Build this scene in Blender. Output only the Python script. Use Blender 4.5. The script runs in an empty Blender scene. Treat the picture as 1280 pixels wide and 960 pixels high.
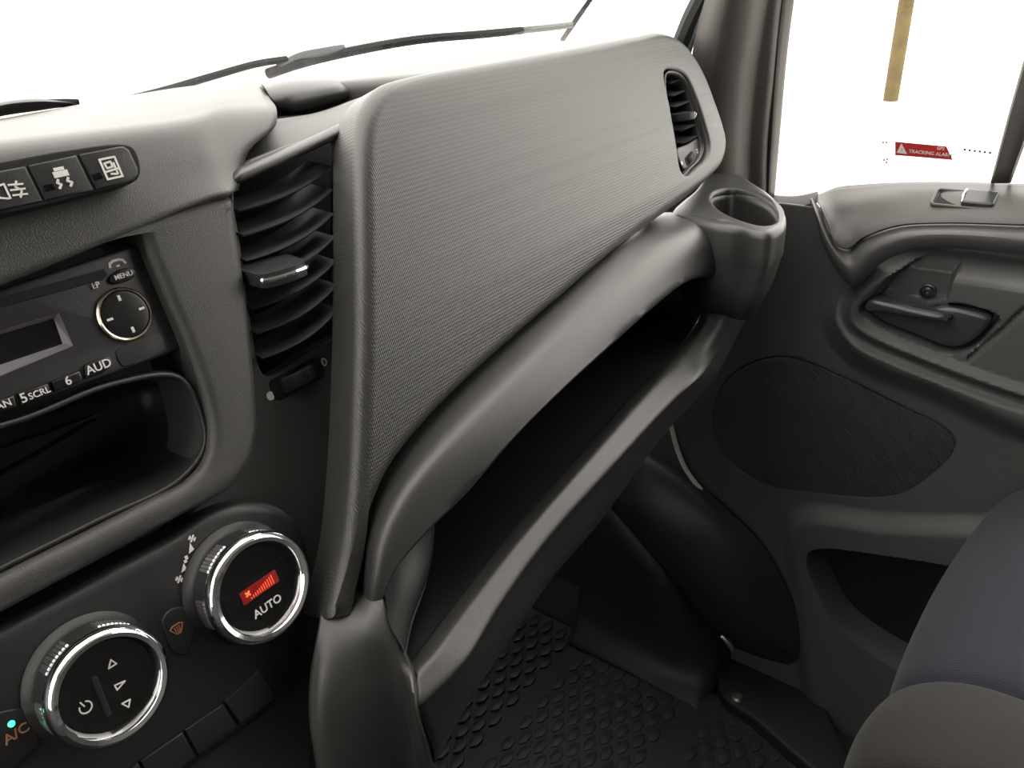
import bpy, bmesh, math, random
import numpy as np
from mathutils import Vector, Matrix
from mathutils.geometry import tessellate_polygon
random.seed(3)
SC = bpy.context.scene
COL = SC.collection
# ------------------------------------------------------------------ camera, world, sun, exposure
cd = bpy.data.cameras.new('camera'); cam = bpy.data.objects.new('camera', cd); COL.objects.link(cam)
cd.sensor_width = 36.0; cd.lens = 27.5625; cd.clip_start = 0.01; cd.clip_end = 200
cam.matrix_world = Matrix(((0.5987032, 0.39200804, -0.69848706, 0), (-0.79944923, 0.23872894, -0.55126167, 0),
                           (-0.04934993, 0.88844706, 0.45631831, 1.0), (0, 0, 0, 1)))
SC.camera = cam
W = bpy.data.worlds.new('overcast_sky'); SC.world = W; W.use_nodes = True
bg = W.node_tree.nodes['Background']; bg.inputs[0].default_value = (1.0, 0.955, 0.90, 1); bg.inputs[1].default_value = 4.9
SC.view_settings.view_transform = 'Standard'; SC.view_settings.look = 'None'
SC.view_settings.exposure = 0.0; SC.view_settings.gamma = 1.0; SC.view_settings.use_curve_mapping = False

# ------------------------------------------------------------------ materials
def mat(name, col, rough=0.5, metal=0.0, grain=0, gs=900, weave=0, ws=2600, spec=0.5, mottled=0.0, emit=None, es=0, coat=0, axis='xz', sheen=0):
    m = bpy.data.materials.new(name); m.use_nodes = True
    nt = m.node_tree; b = nt.nodes['Principled BSDF']; N = nt.nodes.new; L = nt.links.new
    b.inputs['Base Color'].default_value = (*col, 1); b.inputs['Roughness'].default_value = rough
    b.inputs['Metallic'].default_value = metal; b.inputs['Specular IOR Level'].default_value = spec
    b.inputs['Coat Weight'].default_value = coat
    if sheen: b.inputs['Sheen Weight'].default_value = sheen
    if emit:
        b.inputs['Emission Color'].default_value = (*emit, 1); b.inputs['Emission Strength'].default_value = es
    tc = N('ShaderNodeTexCoord')
    h = None
    if grain:
        n = N('ShaderNodeTexNoise'); n.inputs['Scale'].default_value = gs; n.inputs['Detail'].default_value = 2.0
        L(tc.outputs['Object'], n.inputs['Vector']); h = n.outputs['Fac']
        bp = N('ShaderNodeBump'); bp.inputs['Strength'].default_value = grain; bp.inputs['Distance'].default_value = 0.0006
        L(h, bp.inputs['Height']); L(bp.outputs['Normal'], b.inputs['Normal'])
    if weave:
        s = N('ShaderNodeSeparateXYZ'); L(tc.outputs['Object'], s.inputs[0])
        def sn(a, c, op):
            q = N('ShaderNodeMath'); q.operation = op; L(a, q.inputs[0]); L(c, q.inputs[1])
            k = N('ShaderNodeMath'); k.operation = 'MULTIPLY'; k.inputs[1].default_value = ws; L(q.outputs[0], k.inputs[0])
            z = N('ShaderNodeMath'); z.operation = 'SINE'; L(k.outputs[0], z.inputs[0]); return z.outputs[0]
        zz = N('ShaderNodeMath'); zz.operation = 'SUBTRACT'
        L(s.outputs['Z' if axis == 'xz' else 'Y'], zz.inputs[0]); L(s.outputs['Y' if axis == 'xz' else 'Z'], zz.inputs[1])
        a = sn(s.outputs['X'], zz.outputs[0], 'ADD'); c = sn(s.outputs['X'], zz.outputs[0], 'SUBTRACT')
        mm = N('ShaderNodeMath'); mm.operation = 'MULTIPLY'; L(a, mm.inputs[0]); L(c, mm.inputs[1])
        bp = N('ShaderNodeBump'); bp.inputs['Strength'].default_value = weave; bp.inputs['Distance'].default_value = 0.0005
        L(mm.outputs[0], bp.inputs['Height']); L(bp.outputs['Normal'], b.inputs['Normal'])
        rp = N('ShaderNodeMapRange'); rp.inputs[1].default_value = -1; rp.inputs[2].default_value = 1; rp.inputs[3].default_value = 0.84; rp.inputs[4].default_value = 1.14
        L(mm.outputs[0], rp.inputs[0])
        mx = N('ShaderNodeVectorMath'); mx.operation = 'SCALE'; mx.inputs[0].default_value = col; L(rp.outputs[0], mx.inputs['Scale'])
        L(mx.outputs[0], b.inputs['Base Color'])
    if mottled:
        n = N('ShaderNodeTexNoise'); n.inputs['Scale'].default_value = 9; n.inputs['Detail'].default_value = 6; L(tc.outputs['Object'], n.inputs['Vector'])
        rp = N('ShaderNodeMapRange'); rp.inputs[1].default_value = .3; rp.inputs[2].default_value = .7; rp.inputs[3].default_value = 1 - mottled; rp.inputs[4].default_value = 1 + mottled
        L(n.outputs['Fac'], rp.inputs[0])
        mx = N('ShaderNodeVectorMath'); mx.operation = 'SCALE'; mx.inputs[0].default_value = col; L(rp.outputs[0], mx.inputs['Scale'])
        L(mx.outputs[0], b.inputs['Base Color'])
    return m
def glass(name, tint):
    m = bpy.data.materials.new(name); m.use_nodes = True; nt = m.node_tree; nt.nodes.clear()
    o = nt.nodes.new('ShaderNodeOutputMaterial'); x = nt.nodes.new('ShaderNodeMixShader'); t = nt.nodes.new('ShaderNodeBsdfTransparent')
    g = nt.nodes.new('ShaderNodeBsdfGlossy'); lw = nt.nodes.new('ShaderNodeLayerWeight'); pw = nt.nodes.new('ShaderNodeMath'); pw.operation = 'POWER'; pw.inputs[1].default_value = 5.0
    mr = nt.nodes.new('ShaderNodeMapRange'); mr.inputs[3].default_value = .03; mr.inputs[4].default_value = .9
    t.inputs[0].default_value = (*tint, 1); g.inputs['Roughness'].default_value = 0.0; lw.inputs['Blend'].default_value = .5
    nt.links.new(lw.outputs['Facing'], pw.inputs[0]); nt.links.new(pw.outputs[0], mr.inputs[0]); nt.links.new(mr.outputs[0], x.inputs[0])
    nt.links.new(t.outputs[0], x.inputs[1]); nt.links.new(g.outputs[0], x.inputs[2]); nt.links.new(x.outputs[0], o.inputs[0])
    return m
M = dict(
    grain=mat('grained_plastic', (.05, .0485, .0467), .42, spec=.65, grain=.5, gs=1700),
    soft=mat('fine_grained_plastic', (.032, .0312, .030), .38, spec=.7, grain=.25, gs=1900),
    cover=mat('woven_texture_plastic', (.034, .033, .0305), .40, spec=.75, weave=.2, ws=2250),
    edge_white=mat('lit_edge_white', (.75, .75, .74), .3),  # white puts the highlight on the lit door edge into its colour
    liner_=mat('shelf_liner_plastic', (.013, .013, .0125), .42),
    smooth=mat('smooth_dark_plastic', (.027, .027, .027), .40, grain=.15, gs=1500),
    panel=mat('matt_black_panel', (.019, .019, .0192), .4, grain=.2, gs=1600),
    gloss=mat('gloss_black', (.006, .006, .006), .12),
    slat=mat('vent_slat_plastic', (.06, .061, .062), .36),
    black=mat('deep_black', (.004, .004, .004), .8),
    key=mat('key_plastic', (.01, .01, .0105), .3),
    chrome=mat('chrome', (.86, .87, .9), .07, 1.0),
    brass=mat('pale_brass', (.62, .54, .4), .22, 1.0),
    rib=mat('satin_chrome', (.9, .9, .92), .3, 1.0),
    column=mat('vent_plastic_lightened', (.062, .061, .059), .42, grain=.25, gs=1900),  # fine-grained plastic with light put into its colour for the shaded vent plate
    wheel=mat('ribbed_wheel', (.03, .03, .03), .4),
    white=mat('white_print', (.8, .78, .76), .6),
    mauve=mat('display_bezel', (.2, .18, .2), .3),
    lcd=mat('dark_display', (.006, .006, .007), .15),
    red=mat('red_display', (.25, .01, .01), .3, emit=(1, .05, .04), es=.07),
    redbar=mat('lit_red_bars', (.4, .05, .02), .3, emit=(1, .10, .05), es=.9),
    orange=mat('lit_orange_symbol', (.4, .1, .02), .3, emit=(1, .22, .05), es=1.0),
    green=mat('green_led', (.05, .5, .2), .3, emit=(.05, 1, .35), es=3.0),
    amber=mat('amber_print', (.45, .2, .12), .5),
    door=mat('door_plastic', (.080, .079, .079), .45, grain=.35, gs=800),
    doorcap=mat('door_cap_plastic', (.076, .072, .068), .4, grain=.35, gs=900),
    grille=mat('speaker_mesh', (.045, .045, .045), .6, weave=1.0, ws=900, axis='yz'),
    handle=mat('handle_plastic', (.04, .042, .046), .27),
    pillar=mat('pillar_trim_plastic', (.042, .038, .033), .5, grain=.5, gs=700),
    rubber=mat('black_rubber', (.012, .012, .012), .6, grain=.25, gs=500),
    mat=mat('rubber_mat', (.019, .019, .019), .5, grain=.3, gs=300, mottled=0),
    steel=mat('worn_steel', (.5, .49, .46), .35, 1.0),
    blue=mat('blue_grey_fabric', (.0145, .0165, .0245), .9, weave=.3, ws=1500, axis='xy', sheen=.06),
    grey=mat('grey_brown_fabric', (.0185, .0170, .0155), .9, weave=.3, ws=1700, axis='xy', sheen=.06),
    carpet=mat('cab_carpet', (.02, .02, .02), .95, grain=.8, gs=300),
    liner=mat('headliner', (.25, .245, .235), .95, grain=.3, gs=300),
    wall=mat('cab_wall_trim', (.12, .12, .118), .8, grain=.3, gs=300),
    glass=glass('thin_glass', (.97, .97, .965)),
    stickerred=mat('sticker_red', (.72, .03, .035), .5),
    ground=mat('pale_paving', (.62, .6, .55), .9, grain=.4, gs=20, mottled=.12),
    post=mat('ochre_stone', (.11, .08, .03), .9, grain=.6, gs=60, mottled=.4),
    wiper=mat('wiper_rubber', (.007, .0075, .0075), .75, spec=.2),
    wipergrey=mat('wiper_connector', (.032, .04, .042), .5),
)
def film(name, col):                                    # printed film on glass: daylight shines through it
    m = bpy.data.materials.new(name); m.use_nodes = True; nt = m.node_tree; b = nt.nodes['Principled BSDF']; b.inputs['Base Color'].default_value = (*col, 1); b.inputs['Roughness'].default_value = .5
    t = nt.nodes.new('ShaderNodeBsdfTranslucent'); t.inputs[0].default_value = (*col, 1); x = nt.nodes.new('ShaderNodeMixShader'); x.inputs[0].default_value = .3
    nt.links.new(b.outputs[0], x.inputs[1]); nt.links.new(t.outputs[0], x.inputs[2]); nt.links.new(x.outputs[0], nt.nodes['Material Output'].inputs[0]); return m
M['stickerred'] = film('sticker_red_film', (.40, .018, .02)); M['stickerwhite'] = film('sticker_white_film', (.8, .78, .74))
# ------------------------------------------------------------------ helpers
class Frame:
    def __init__(s, O, ex, ey):
        s.O = Vector(O); s.ex = Vector(ex).normalized(); s.ey = Vector(ey).normalized(); s.n = s.ex.cross(s.ey)
    def p(s, a, b, h=0.0): return s.O + s.ex * a + s.ey * b + s.n * h
    def sub(s, a, b, h=0, rot=0):
        c, q = math.cos(rot), math.sin(rot)
        return Frame(s.p(a, b, h), s.ex * c + s.ey * q, s.ey * c - s.ex * q)
def tilt(deg): a = math.radians(deg); return (0, math.sin(a), math.cos(a))
S = Frame((0, .373, .895), (1, 0, 0), tilt(17))      # plane of the centre console face
G = Frame((0, .335, .880), (1, 0, 0), tilt(20))      # plane of the big passenger lid
D = Frame((.90, 0, 0), (0, -1, 0), (0, 0, 1))        # plane of the door lining
ORG = {}
def org(o):
    v = Vector((0, 0, 0))
    while o is not None: v = v + ORG.get(o.name, Vector((0, 0, 0))); o = o.parent
    return v
def link(name, verts, faces, m, parent=None, smooth=35, kind=None, solid=0, bevel=0, at=None):
    me = bpy.data.meshes.new(name)
    o = bpy.data.objects.new(name, me); COL.objects.link(o)
    off = org(parent)
    if at is not None: ORG[o.name] = Vector(at) - off; o.location = ORG[o.name]; off = Vector(at)
    if parent is not None: o.parent = parent
    me.from_pydata([tuple(Vector(v) - off) for v in verts], [], faces)
    bm = bmesh.new(); bm.from_mesh(me); bmesh.ops.remove_doubles(bm, verts=bm.verts, dist=1e-6)
    bmesh.ops.recalc_face_normals(bm, faces=bm.faces); bm.to_mesh(me); bm.free()
    me.materials.append(m if not isinstance(m, str) else M[m])
    if smooth:
        for p in me.polygons: p.use_smooth = True
        me.set_sharp_from_angle(angle=math.radians(smooth))
    if solid:
        q = o.modifiers.new('thickness', 'SOLIDIFY'); q.thickness = abs(solid); q.offset = -1 if solid > 0 else 1
    if kind: o['kind'] = kind
    return o
def label(o, text, cat=None, group=None):
    o['label'] = text
    if cat: o['category'] = cat
    if group: o['group'] = group
    return o
def thing(name, text, cat, loc=(0, 0, 0), group=None):
    o = bpy.data.objects.new(name, None); COL.objects.link(o); o.empty_display_size = .02
    ORG[o.name] = Vector(loc); o.location = loc
    return label(o, text, cat, group)
def spline(P, sub):
    P = [np.array(p, float) for p in P]; n = len(P)
    if n == 2: return [P[0] + (P[1] - P[0]) * k / sub for k in range(sub + 1)]
    P = [2 * P[0] - P[1]] + P + [2 * P[-1] - P[-2]]
    out = []
    for i in range(1, n):
        p0, p1, p2, p3 = P[i - 1:i + 3]
        t0 = 0; t1 = t0 + max(1e-6, np.linalg.norm(p1 - p0)) ** .5; t2 = t1 + max(1e-6, np.linalg.norm(p2 - p1)) ** .5; t3 = t2 + max(1e-6, np.linalg.norm(p3 - p2)) ** .5
        for k in range(sub):
            t = t1 + (t2 - t1) * k / sub
            a1 = (t1 - t) / (t1 - t0) * p0 + (t - t0) / (t1 - t0) * p1; a2 = (t2 - t) / (t2 - t1) * p1 + (t - t1) / (t2 - t1) * p2
            a3 = (t3 - t) / (t3 - t2) * p2 + (t - t2) / (t3 - t2) * p3
            b1 = (t2 - t) / (t2 - t0) * a1 + (t - t0) / (t2 - t0) * a2; b2 = (t3 - t) / (t3 - t1) * a2 + (t - t1) / (t3 - t1) * a3
            out.append((t2 - t) / (t2 - t1) * b1 + (t - t1) / (t2 - t1) * b2)
    out.append(P[-2]); return out
def closed(P, sub):
    n = len(P); E = list(P[-2:]) + list(P) + list(P[:2]); s = spline(E, sub); return s[2 * sub:(2 + n) * sub]
def grid(rows, sr=6, sc=6):
    rows = [spline(r, sc) for r in rows]
    cols = [spline([r[c] for r in rows], sr) for c in range(len(rows[0]))]
    nc, nr = len(cols), len(cols[0])
    v = [tuple(cols[c][r]) for r in range(nr) for c in range(nc)]
    f = [(r * nc + c, r * nc + c + 1, (r + 1) * nc + c + 1, (r + 1) * nc + c) for r in range(nr - 1) for c in range(nc - 1)]
    return v, f
def join(*parts):
    V, F = [], []
    for v, f in parts:
        k = len(V); V += list(v); F += [tuple(i + k for i in q) for q in f]
    return V, F
def area2(P): return sum(P[i][0] * P[(i + 1) % len(P)][1] - P[(i + 1) % len(P)][0] * P[i][1] for i in range(len(P)))
def inset(P, d):
    n = len(P); out = []
    for i in range(n):
        a, b, c = Vector(P[i - 1][:2]), Vector(P[i][:2]), Vector(P[(i + 1) % n][:2])
        e1 = (b - a); e2 = (c - b)
        n1 = Vector((-e1.y, e1.x)); n2 = Vector((-e2.y, e2.x))
        if n1.length > 1e-9: n1.normalize()
        if n2.length > 1e-9: n2.normalize()
        m = n1 + n2
        if m.length < 1e-6: m = n1
        m.normalize(); k = d / max(.45, m.dot(n1))
        out.append((b.x + m.x * k, b.y + m.y * k))
    return out
def plate(fr, outer, h0, h1, bev=.001, holes=(), seg=4, back=True, holebev=None):
    """solid plate standing on a plane: outline, thickness h0..h1, rounded front edge, optional holes"""
    loops = []
    for i, P in enumerate([outer] + list(holes)):
        P = [tuple(p[:2]) for p in P]
        if (area2(P) < 0) == (i == 0): P = P[::-1]
        loops.append(P)
    V, F = [], []; front, backl = [], []
    for i, P in enumerate(loops):
        b = bev if i == 0 or holebev is None else holebev
        n = len(P); rings = [(0, h0), (0, h1 - b)] + [(b * (1 - math.cos(a)), h1 - b + b * math.sin(a)) for a in [math.pi / 2 * k / seg for k in range(1, seg + 1)]]
        base = len(V)
        for d, h in rings:
            Q = inset(P, d) if d else P
            V += [fr.p(q[0], q[1], h) for q in Q]
        for r in range(len(rings) - 1):
            for k in range(n):
                a0 = base + r * n + k; a1 = base + r * n + (k + 1) % n
                F.append((a0, a1, a1 + n, a0 + n))
        front.append((inset(P, b), base + (len(rings) - 1) * n)); backl.append((P, base))
    for lp in (front, backl) if back else (front,):
        idx = [s + k for P, s in lp for k in range(len(P))]
        for t in tessellate_polygon([[Vector((p[0], p[1], 0)) for p in P] for P, s in lp]): F.append(tuple(idx[k] for k in t))
    return V, F
def lathe(fr, prof, n=64, a0=0, a1=2 * math.pi):
    full = abs(a1 - a0 - 2 * math.pi) < 1e-6; m = n if full else n + 1
    V = [fr.p(r * math.cos(a0 + (a1 - a0) * k / n), r * math.sin(a0 + (a1 - a0) * k / n), h) for r, h in prof for k in range(m)]
    F = []
    for i in range(len(prof) - 1):
        for k in range(n):
            k2 = (k + 1) % m; F.append((i * m + k, i * m + k2, (i + 1) * m + k2, (i + 1) * m + k))
    return V, F
def tube(path, r, n=8, cap=True):
    path = [Vector(p) for p in path]; rr = r if isinstance(r, (list, tuple)) else [r] * len(path)
    V, F = [], []; up = Vector((.13, .2, 1)).normalized()
    for i, p in enumerate(path):
        t = (path[min(i + 1, len(path) - 1)] - path[max(i - 1, 0)]).normalized()
        a = t.cross(up); a = a.normalized() if a.length > 1e-4 else Vector((1, 0, 0)); b = a.cross(t)
        for k in range(n):
            w = 2 * math.pi * k / n; V.append(p + (a * math.cos(w) + b * math.sin(w)) * rr[i])
    for i in range(len(path) - 1):
        for k in range(n): F.append((i * n + k, i * n + (k + 1) % n, (i + 1) * n + (k + 1) % n, (i + 1) * n + k))
    if cap: F += [tuple(range(n))[::-1], tuple(range((len(path) - 1) * n, len(path) * n))]
    return V, F
def box(a, b):
    x0, y0, z0 = a; x1, y1, z1 = b
    V = [(x0, y0, z0), (x1, y0, z0), (x1, y1, z0), (x0, y1, z0), (x0, y0, z1), (x1, y0, z1), (x1, y1, z1), (x0, y1, z1)]
    return V, [(0, 3, 2, 1), (4, 5, 6, 7), (0, 1, 5, 4), (1, 2, 6, 5), (2, 3, 7, 6), (3, 0, 4, 7)]
def rrect(w, h, r, n=5, cx=0, cy=0):
    P = []
    for sx, sy, a in ((1, 1, 0), (-1, 1, 90), (-1, -1, 180), (1, -1, 270)):
        for k in range(n + 1):
            t = math.radians(a + 90 * k / n); P.append((cx + sx * (w / 2 - r) + r * math.cos(t), cy + sy * (h / 2 - r) + r * math.sin(t)))
    return P
def circle(r, n=32, cx=0, cy=0): return [(cx + r * math.cos(2 * math.pi * k / n), cy + r * math.sin(2 * math.pi * k / n)) for k in range(n)]
def strokes(fr, lines, w, h=.0004, base=0.0):
    """flat printed lines on a plane, a hair proud"""
    V, F = [], []
    for L in lines:
        L = [Vector(p) for p in L]
        for a, b in zip(L[:-1], L[1:]):
            d = (b - a); d.normalize(); q = Vector((-d.y, d.x)) * w / 2; e = d * w * .3
            v, f = plate(fr, [a - e - q, b + e - q, b + e + q, a - e + q], base, h, 0.00005, seg=1); V, F = join((V, F), (v, f))
    return V, F
def text(name, body, fr, size, m, parent, h=.0003, depth=.00015, align='CENTER', shear=0):
    c = bpy.data.curves.new(name, 'FONT'); c.body = body; c.size = size; c.align_x = align; c.align_y = 'CENTER'; c.extrude = depth; c.resolution_u = 3
    c.offset = size * .012
    t = bpy.data.objects.new('t', c); COL.objects.link(t); bpy.context.view_layer.update()
    me = bpy.data.meshes.new_from_object(t.evaluated_get(bpy.context.evaluated_depsgraph_get()))
    V = [fr.p(v.co.x, v.co.y, v.co.z + h) for v in me.vertices]; F = [tuple(p.vertices) for p in me.polygons]
    bpy.data.objects.remove(t); bpy.data.meshes.remove(me)
    return link(name, V, F, m, parent, smooth=0)

# ================================================================== SETTING
def struct(name, vf, m, **k):
    o = link(name, vf[0], vf[1], m, **k); o['kind'] = 'structure'; return o
struct('floor', box((-.95, -1.1, -.04), (1.0, 1.0, 0)), 'carpet')
struct('ceiling', box((-1.0, -1.1, 1.78), (1.02, .12, 1.82)), 'liner')
struct('wall_rear', box((-1.0, -1.14, 0), (1.02, -1.1, 1.78)), 'wall')
struct('wall_left', join(box((-.99, -1.1, 0), (-.94, .95, .78)), box((-.99, -1.1, .78), (-.94, .0, 1.78)), box((-.99, .3, .78), (-.94, .4, .95))), 'wall')  # unseen; window opening kept short to hold light off the dash
struct('wall_right', box((.95, -1.1, 0), (1.0, -.55, 1.78)), 'wall')
struct('wall_side', box((.94, .30, 0), (.98, .80, .72)), 'carpet')
struct('wall_front', box((-.99, .78, 0), (1.0, .82, .90)), 'carpet')
# windscreen: raked pane between scuttle and roof, curving round at the ends
wr = []
for x, dy in ((-1.0, -.2), (-.7, -.04), (-.35, 0), (0, .015), (.35, 0), (.7, -.04), (.985, -.2)):
    wr.append([(x, .74 + dy, .915), (x * .98, .42 + dy, 1.35), (x * .95, .13 + dy * .8, 1.78)])
struct('window_1', grid(list(zip(*wr)), 6, 6), 'glass', solid=.005)
struct('window_2', box((-.97, .0, .78), (-.966, .35, 1.7)), 'glass')
struct('ground', box((-40, -40, -.62), (40, 40, -.6)), 'ground')

# ================================================================== DASHBOARD
dash = thing('dashboard', 'dark grey moulded dashboard sweeping from the radio console to the door', 'dashboard', (0, .4, .6))
# top pad behind the lid, up to the windscreen
v, f = grid([[(.30, .77, .905), (.38, .77, .905), (.5, .765, .905), (.7, .70, .905), (.9, .56, .905)],
             [(.30, .60, .932), (.38, .60, .932), (.5, .60, .934), (.7, .57, .936), (.88, .48, .934)],
             [(.30, .545, .935), (.38, .53, .938), (.5, .46, .942), (.7, .45, .944), (.83, .42, .94)],
             [(.30, .540, .930), (.38, .50, .936), (.5, .39, .938), (.7, .385, .938), (.78, .385, .936)],
             [(.30, .540, .92), (.38, .50, .92), (.5, .38, .92), (.7, .375, .92), (.77, .375, .92)]], 6, 6)
link('scuttle_pad', *grid([[(-.95, .76, .905), (-.3, .78, .905), (.0, .78, .905), (.32, .775, .905)], [(-.95, .58, .925), (-.3, .59, .925), (.0, .59, .926), (.32, .585, .928)], [(-.95, .50, .915), (-.3, .52, .915), (.0, .52, .915), (.32, .52, .915)]], 5, 5), 'grain', dash, solid=.004)
link('top_pad', v, f, 'grain', dash, solid=.004)
# upper housing over the radio: top, rounded front edge, face with the switches; wraps round at its right end
cols = [[(x, .60, .932), (x, .50, .944), (x, .43, .949), (x, .402, .946), (x, .392, .93), (x, .3705 + .012, .918), (x, .3725, .893)] for x in (-.35, -.1, .1)]
cols.append([(0.3261,0.56,0.9433),(0.2822,0.47,0.944),(0.257,0.425,0.9431),(0.2445,0.402,0.9407),(0.2384,0.391,0.93),(0.2327,0.382,0.9165),(0.2289,0.374,0.9077)])
cols.append([(0.3637,0.56,0.9427),(0.3126,0.475,0.9446),(0.2855,0.435,0.944),(0.2679,0.41,0.9405),(0.256,0.395,0.9266),(0.2482,0.384,0.914),(0.2432,0.375,0.9074)])
cols.append([(0.404,0.56,0.9415),(0.3671,0.5,0.9401),(0.3414,0.46,0.9384),(0.3224,0.43,0.9354),(0.3102,0.418,0.9283),(0.2819,0.408,0.9197),(0.2545,0.386,0.9046)])
link('console_housing', *grid(list(zip(*cols)), 5, 6), 'grain', dash, solid=.006)
# radio surround with the bay for radio and tray
outer = closed([(0.0451,0.0135),(0.1266,0.0133),(0.1811,0.013),(0.2418,0.0126),(0.2456,0.0096),(0.241,-0.0087),(0.2344,-0.0338),(0.2255,-0.063),(0.2143,-0.0963),(0.2066,-0.1145),(0.1965,-0.1264),(0.1839,-0.1328),(0.1682,-0.1336),(0.1507,-0.1329),(0.0637,-0.1308),(-0.0155,-0.1275)], 5)
hole = closed([(0.0413,-0.0005),(0.0907,0.0011),(0.1427,0.0032),(0.1843,0.0063),(0.1888,0.0043),(0.1885,-0.0062),(0.1884,-0.0299),(0.1883,-0.0557),(0.1865,-0.0817),(0.1813,-0.1021),(0.1726,-0.113),(0.1598,-0.1178),(0.1401,-0.1173),(0.1047,-0.1164),(0.0705,-0.1153),(-0.0055,-0.1148)], 5)
link('radio_surround', *plate(S, outer, -.05, 0, .008, [hole], seg=5, holebev=.006), 'grain', dash)
# tray under the radio
v, f = grid([[S.p(*q, -.006) for q in [(0.0359,-0.0365),(0.0982,-0.056),(0.1485,-0.0577),(0.1806,-0.0677),(0.184,-0.0919),(0.1783,-0.1078),(0.1585,-0.1174),(0.1149,-0.116),(0.0031,-0.1127)]],
             [S.p(*q, -.02) for q in [(0.0377,-0.0363),(0.1022,-0.0564),(0.1544,-0.058),(0.1865,-0.0678),(0.1888,-0.0931),(0.1829,-0.1085),(0.1627,-0.1172),(0.1198,-0.1162),(0.0044,-0.1136)]],
             [S.p(*q, -.07) for q in [(0.0445,-0.0346),(0.1158,-0.06),(0.1516,-0.0623),(0.1822,-0.0657),(0.1992,-0.0779),(0.1938,-0.0961),(0.1757,-0.1081),(0.1308,-0.1095),(0.0104,-0.1138)]],
             [S.p(*q, -.09) for q in [(0.045,-0.0391),(0.1202,-0.0638),(0.1526,-0.0671),(0.1798,-0.069),(0.1905,-0.0787),(0.1878,-0.0906),(0.1737,-0.0997),(0.1365,-0.1038),(0.0137,-0.1119)]],
             [S.p(*q, -.095) for q in [(0.0447,-0.0767),(0.1153,-0.0784),(0.1396,-0.0807),(0.1573,-0.0816),(0.1617,-0.0821),(0.1612,-0.0834),(0.1564,-0.0837),(0.1324,-0.087),(0.0358,-0.0973)]]], 6, 6)
link('storage_tray', v, f, 'smooth', dash, solid=.002)
# plate around the centre vent, running down beside the climate panel
outer = closed([(0.2542,0.0161),(0.2618,0.0249),(0.3371,0.0344),(0.3576,0.0377),(0.3253,-0.0332),(0.2826,-0.1153),(0.2451,-0.1859),(0.2088,-0.2488),(0.1796,-0.2909),(0.1493,-0.3231),(0.0886,-0.2633),(0.1627,-0.1382),(0.2014,-0.1196),(0.2308,-0.054)], 4)
hole = closed([(0.2562,0.0111),(0.2629,0.0201),(0.2939,0.0241),(0.3441,0.0307),(0.3328,0.0014),(0.3105,-0.0448),(0.2916,-0.0836),(0.2856,-0.0851),(0.2619,-0.087),(0.2337,-0.0894),(0.2314,-0.0844),(0.2373,-0.0563),(0.2484,-0.017)], 4)
link('vent_surround', *plate(S, outer, -.03, -.018, .003, [hole], holebev=.0015), 'column', dash)
# sloping panel above the vent and its lip
link('recess_panel', *grid([[(0.324,0.442,0.9287),(0.3629,0.442,0.9276),(0.4058,0.442,0.9323)], [(0.3005,0.428,0.9207),(0.3365,0.428,0.9226),(0.3902,0.428,0.928)], [(0.2766,0.416,0.9109),(0.3093,0.416,0.9152),(0.3709,0.416,0.924)], [(0.2669,0.41,0.9069),(0.3037,0.41,0.9119),(0.3646,0.41,0.9202)]], 5, 5), 'soft', dash, solid=.003)
link('vent_lip', *grid([[(0.2635,0.402,0.9119),(0.2985,0.402,0.9167),(0.3527,0.402,0.9255)], [(0.2569,0.391,0.9146),(0.291,0.391,0.9193),(0.3438,0.391,0.9279)], [(0.2524,0.384,0.9123),(0.286,0.384,0.9167),(0.3381,0.384,0.9248)], [(0.2516,0.384,0.909),(0.2853,0.384,0.9137),(0.3376,0.384,0.9221)], [(0.2582,0.396,0.9055),(0.2929,0.396,0.9103),(0.3466,0.396,0.9189)]], 4, 6), 'soft', dash, solid=.001)
# rounded closing lid at the back of the recess
v, f = grid([[(0.3801,0.52,0.9424),(0.402,0.53,0.9436),(0.441,0.53,0.941),(0.47,0.53,0.9366),(0.4772,0.52,0.9285)],
             [(0.3672,0.5,0.9433),(0.3863,0.505,0.9448),(0.4207,0.505,0.9426),(0.4437,0.505,0.9395),(0.4579,0.5,0.9314)],
             [(0.3535,0.478,0.9419),(0.3665,0.475,0.9435),(0.3935,0.475,0.9425),(0.416,0.475,0.9404),(0.4366,0.478,0.9323)],
             [(0.3484,0.468,0.9362),(0.3559,0.462,0.9365),(0.3811,0.462,0.9363),(0.4034,0.462,0.9362),(0.427,0.468,0.9315)],
             [(0.3514,0.468,0.9285),(0.356,0.463,0.9276),(0.3802,0.463,0.9279),(0.4029,0.463,0.9292),(0.4266,0.468,0.9292)],
             [(0.3606,0.48,0.9245),(0.3686,0.48,0.9228),(0.3937,0.48,0.9231),(0.4173,0.48,0.9243),(0.4373,0.48,0.9263)]], 5, 6)
link('recess_lid', v, f, 'smooth', dash, solid=.003)
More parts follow.
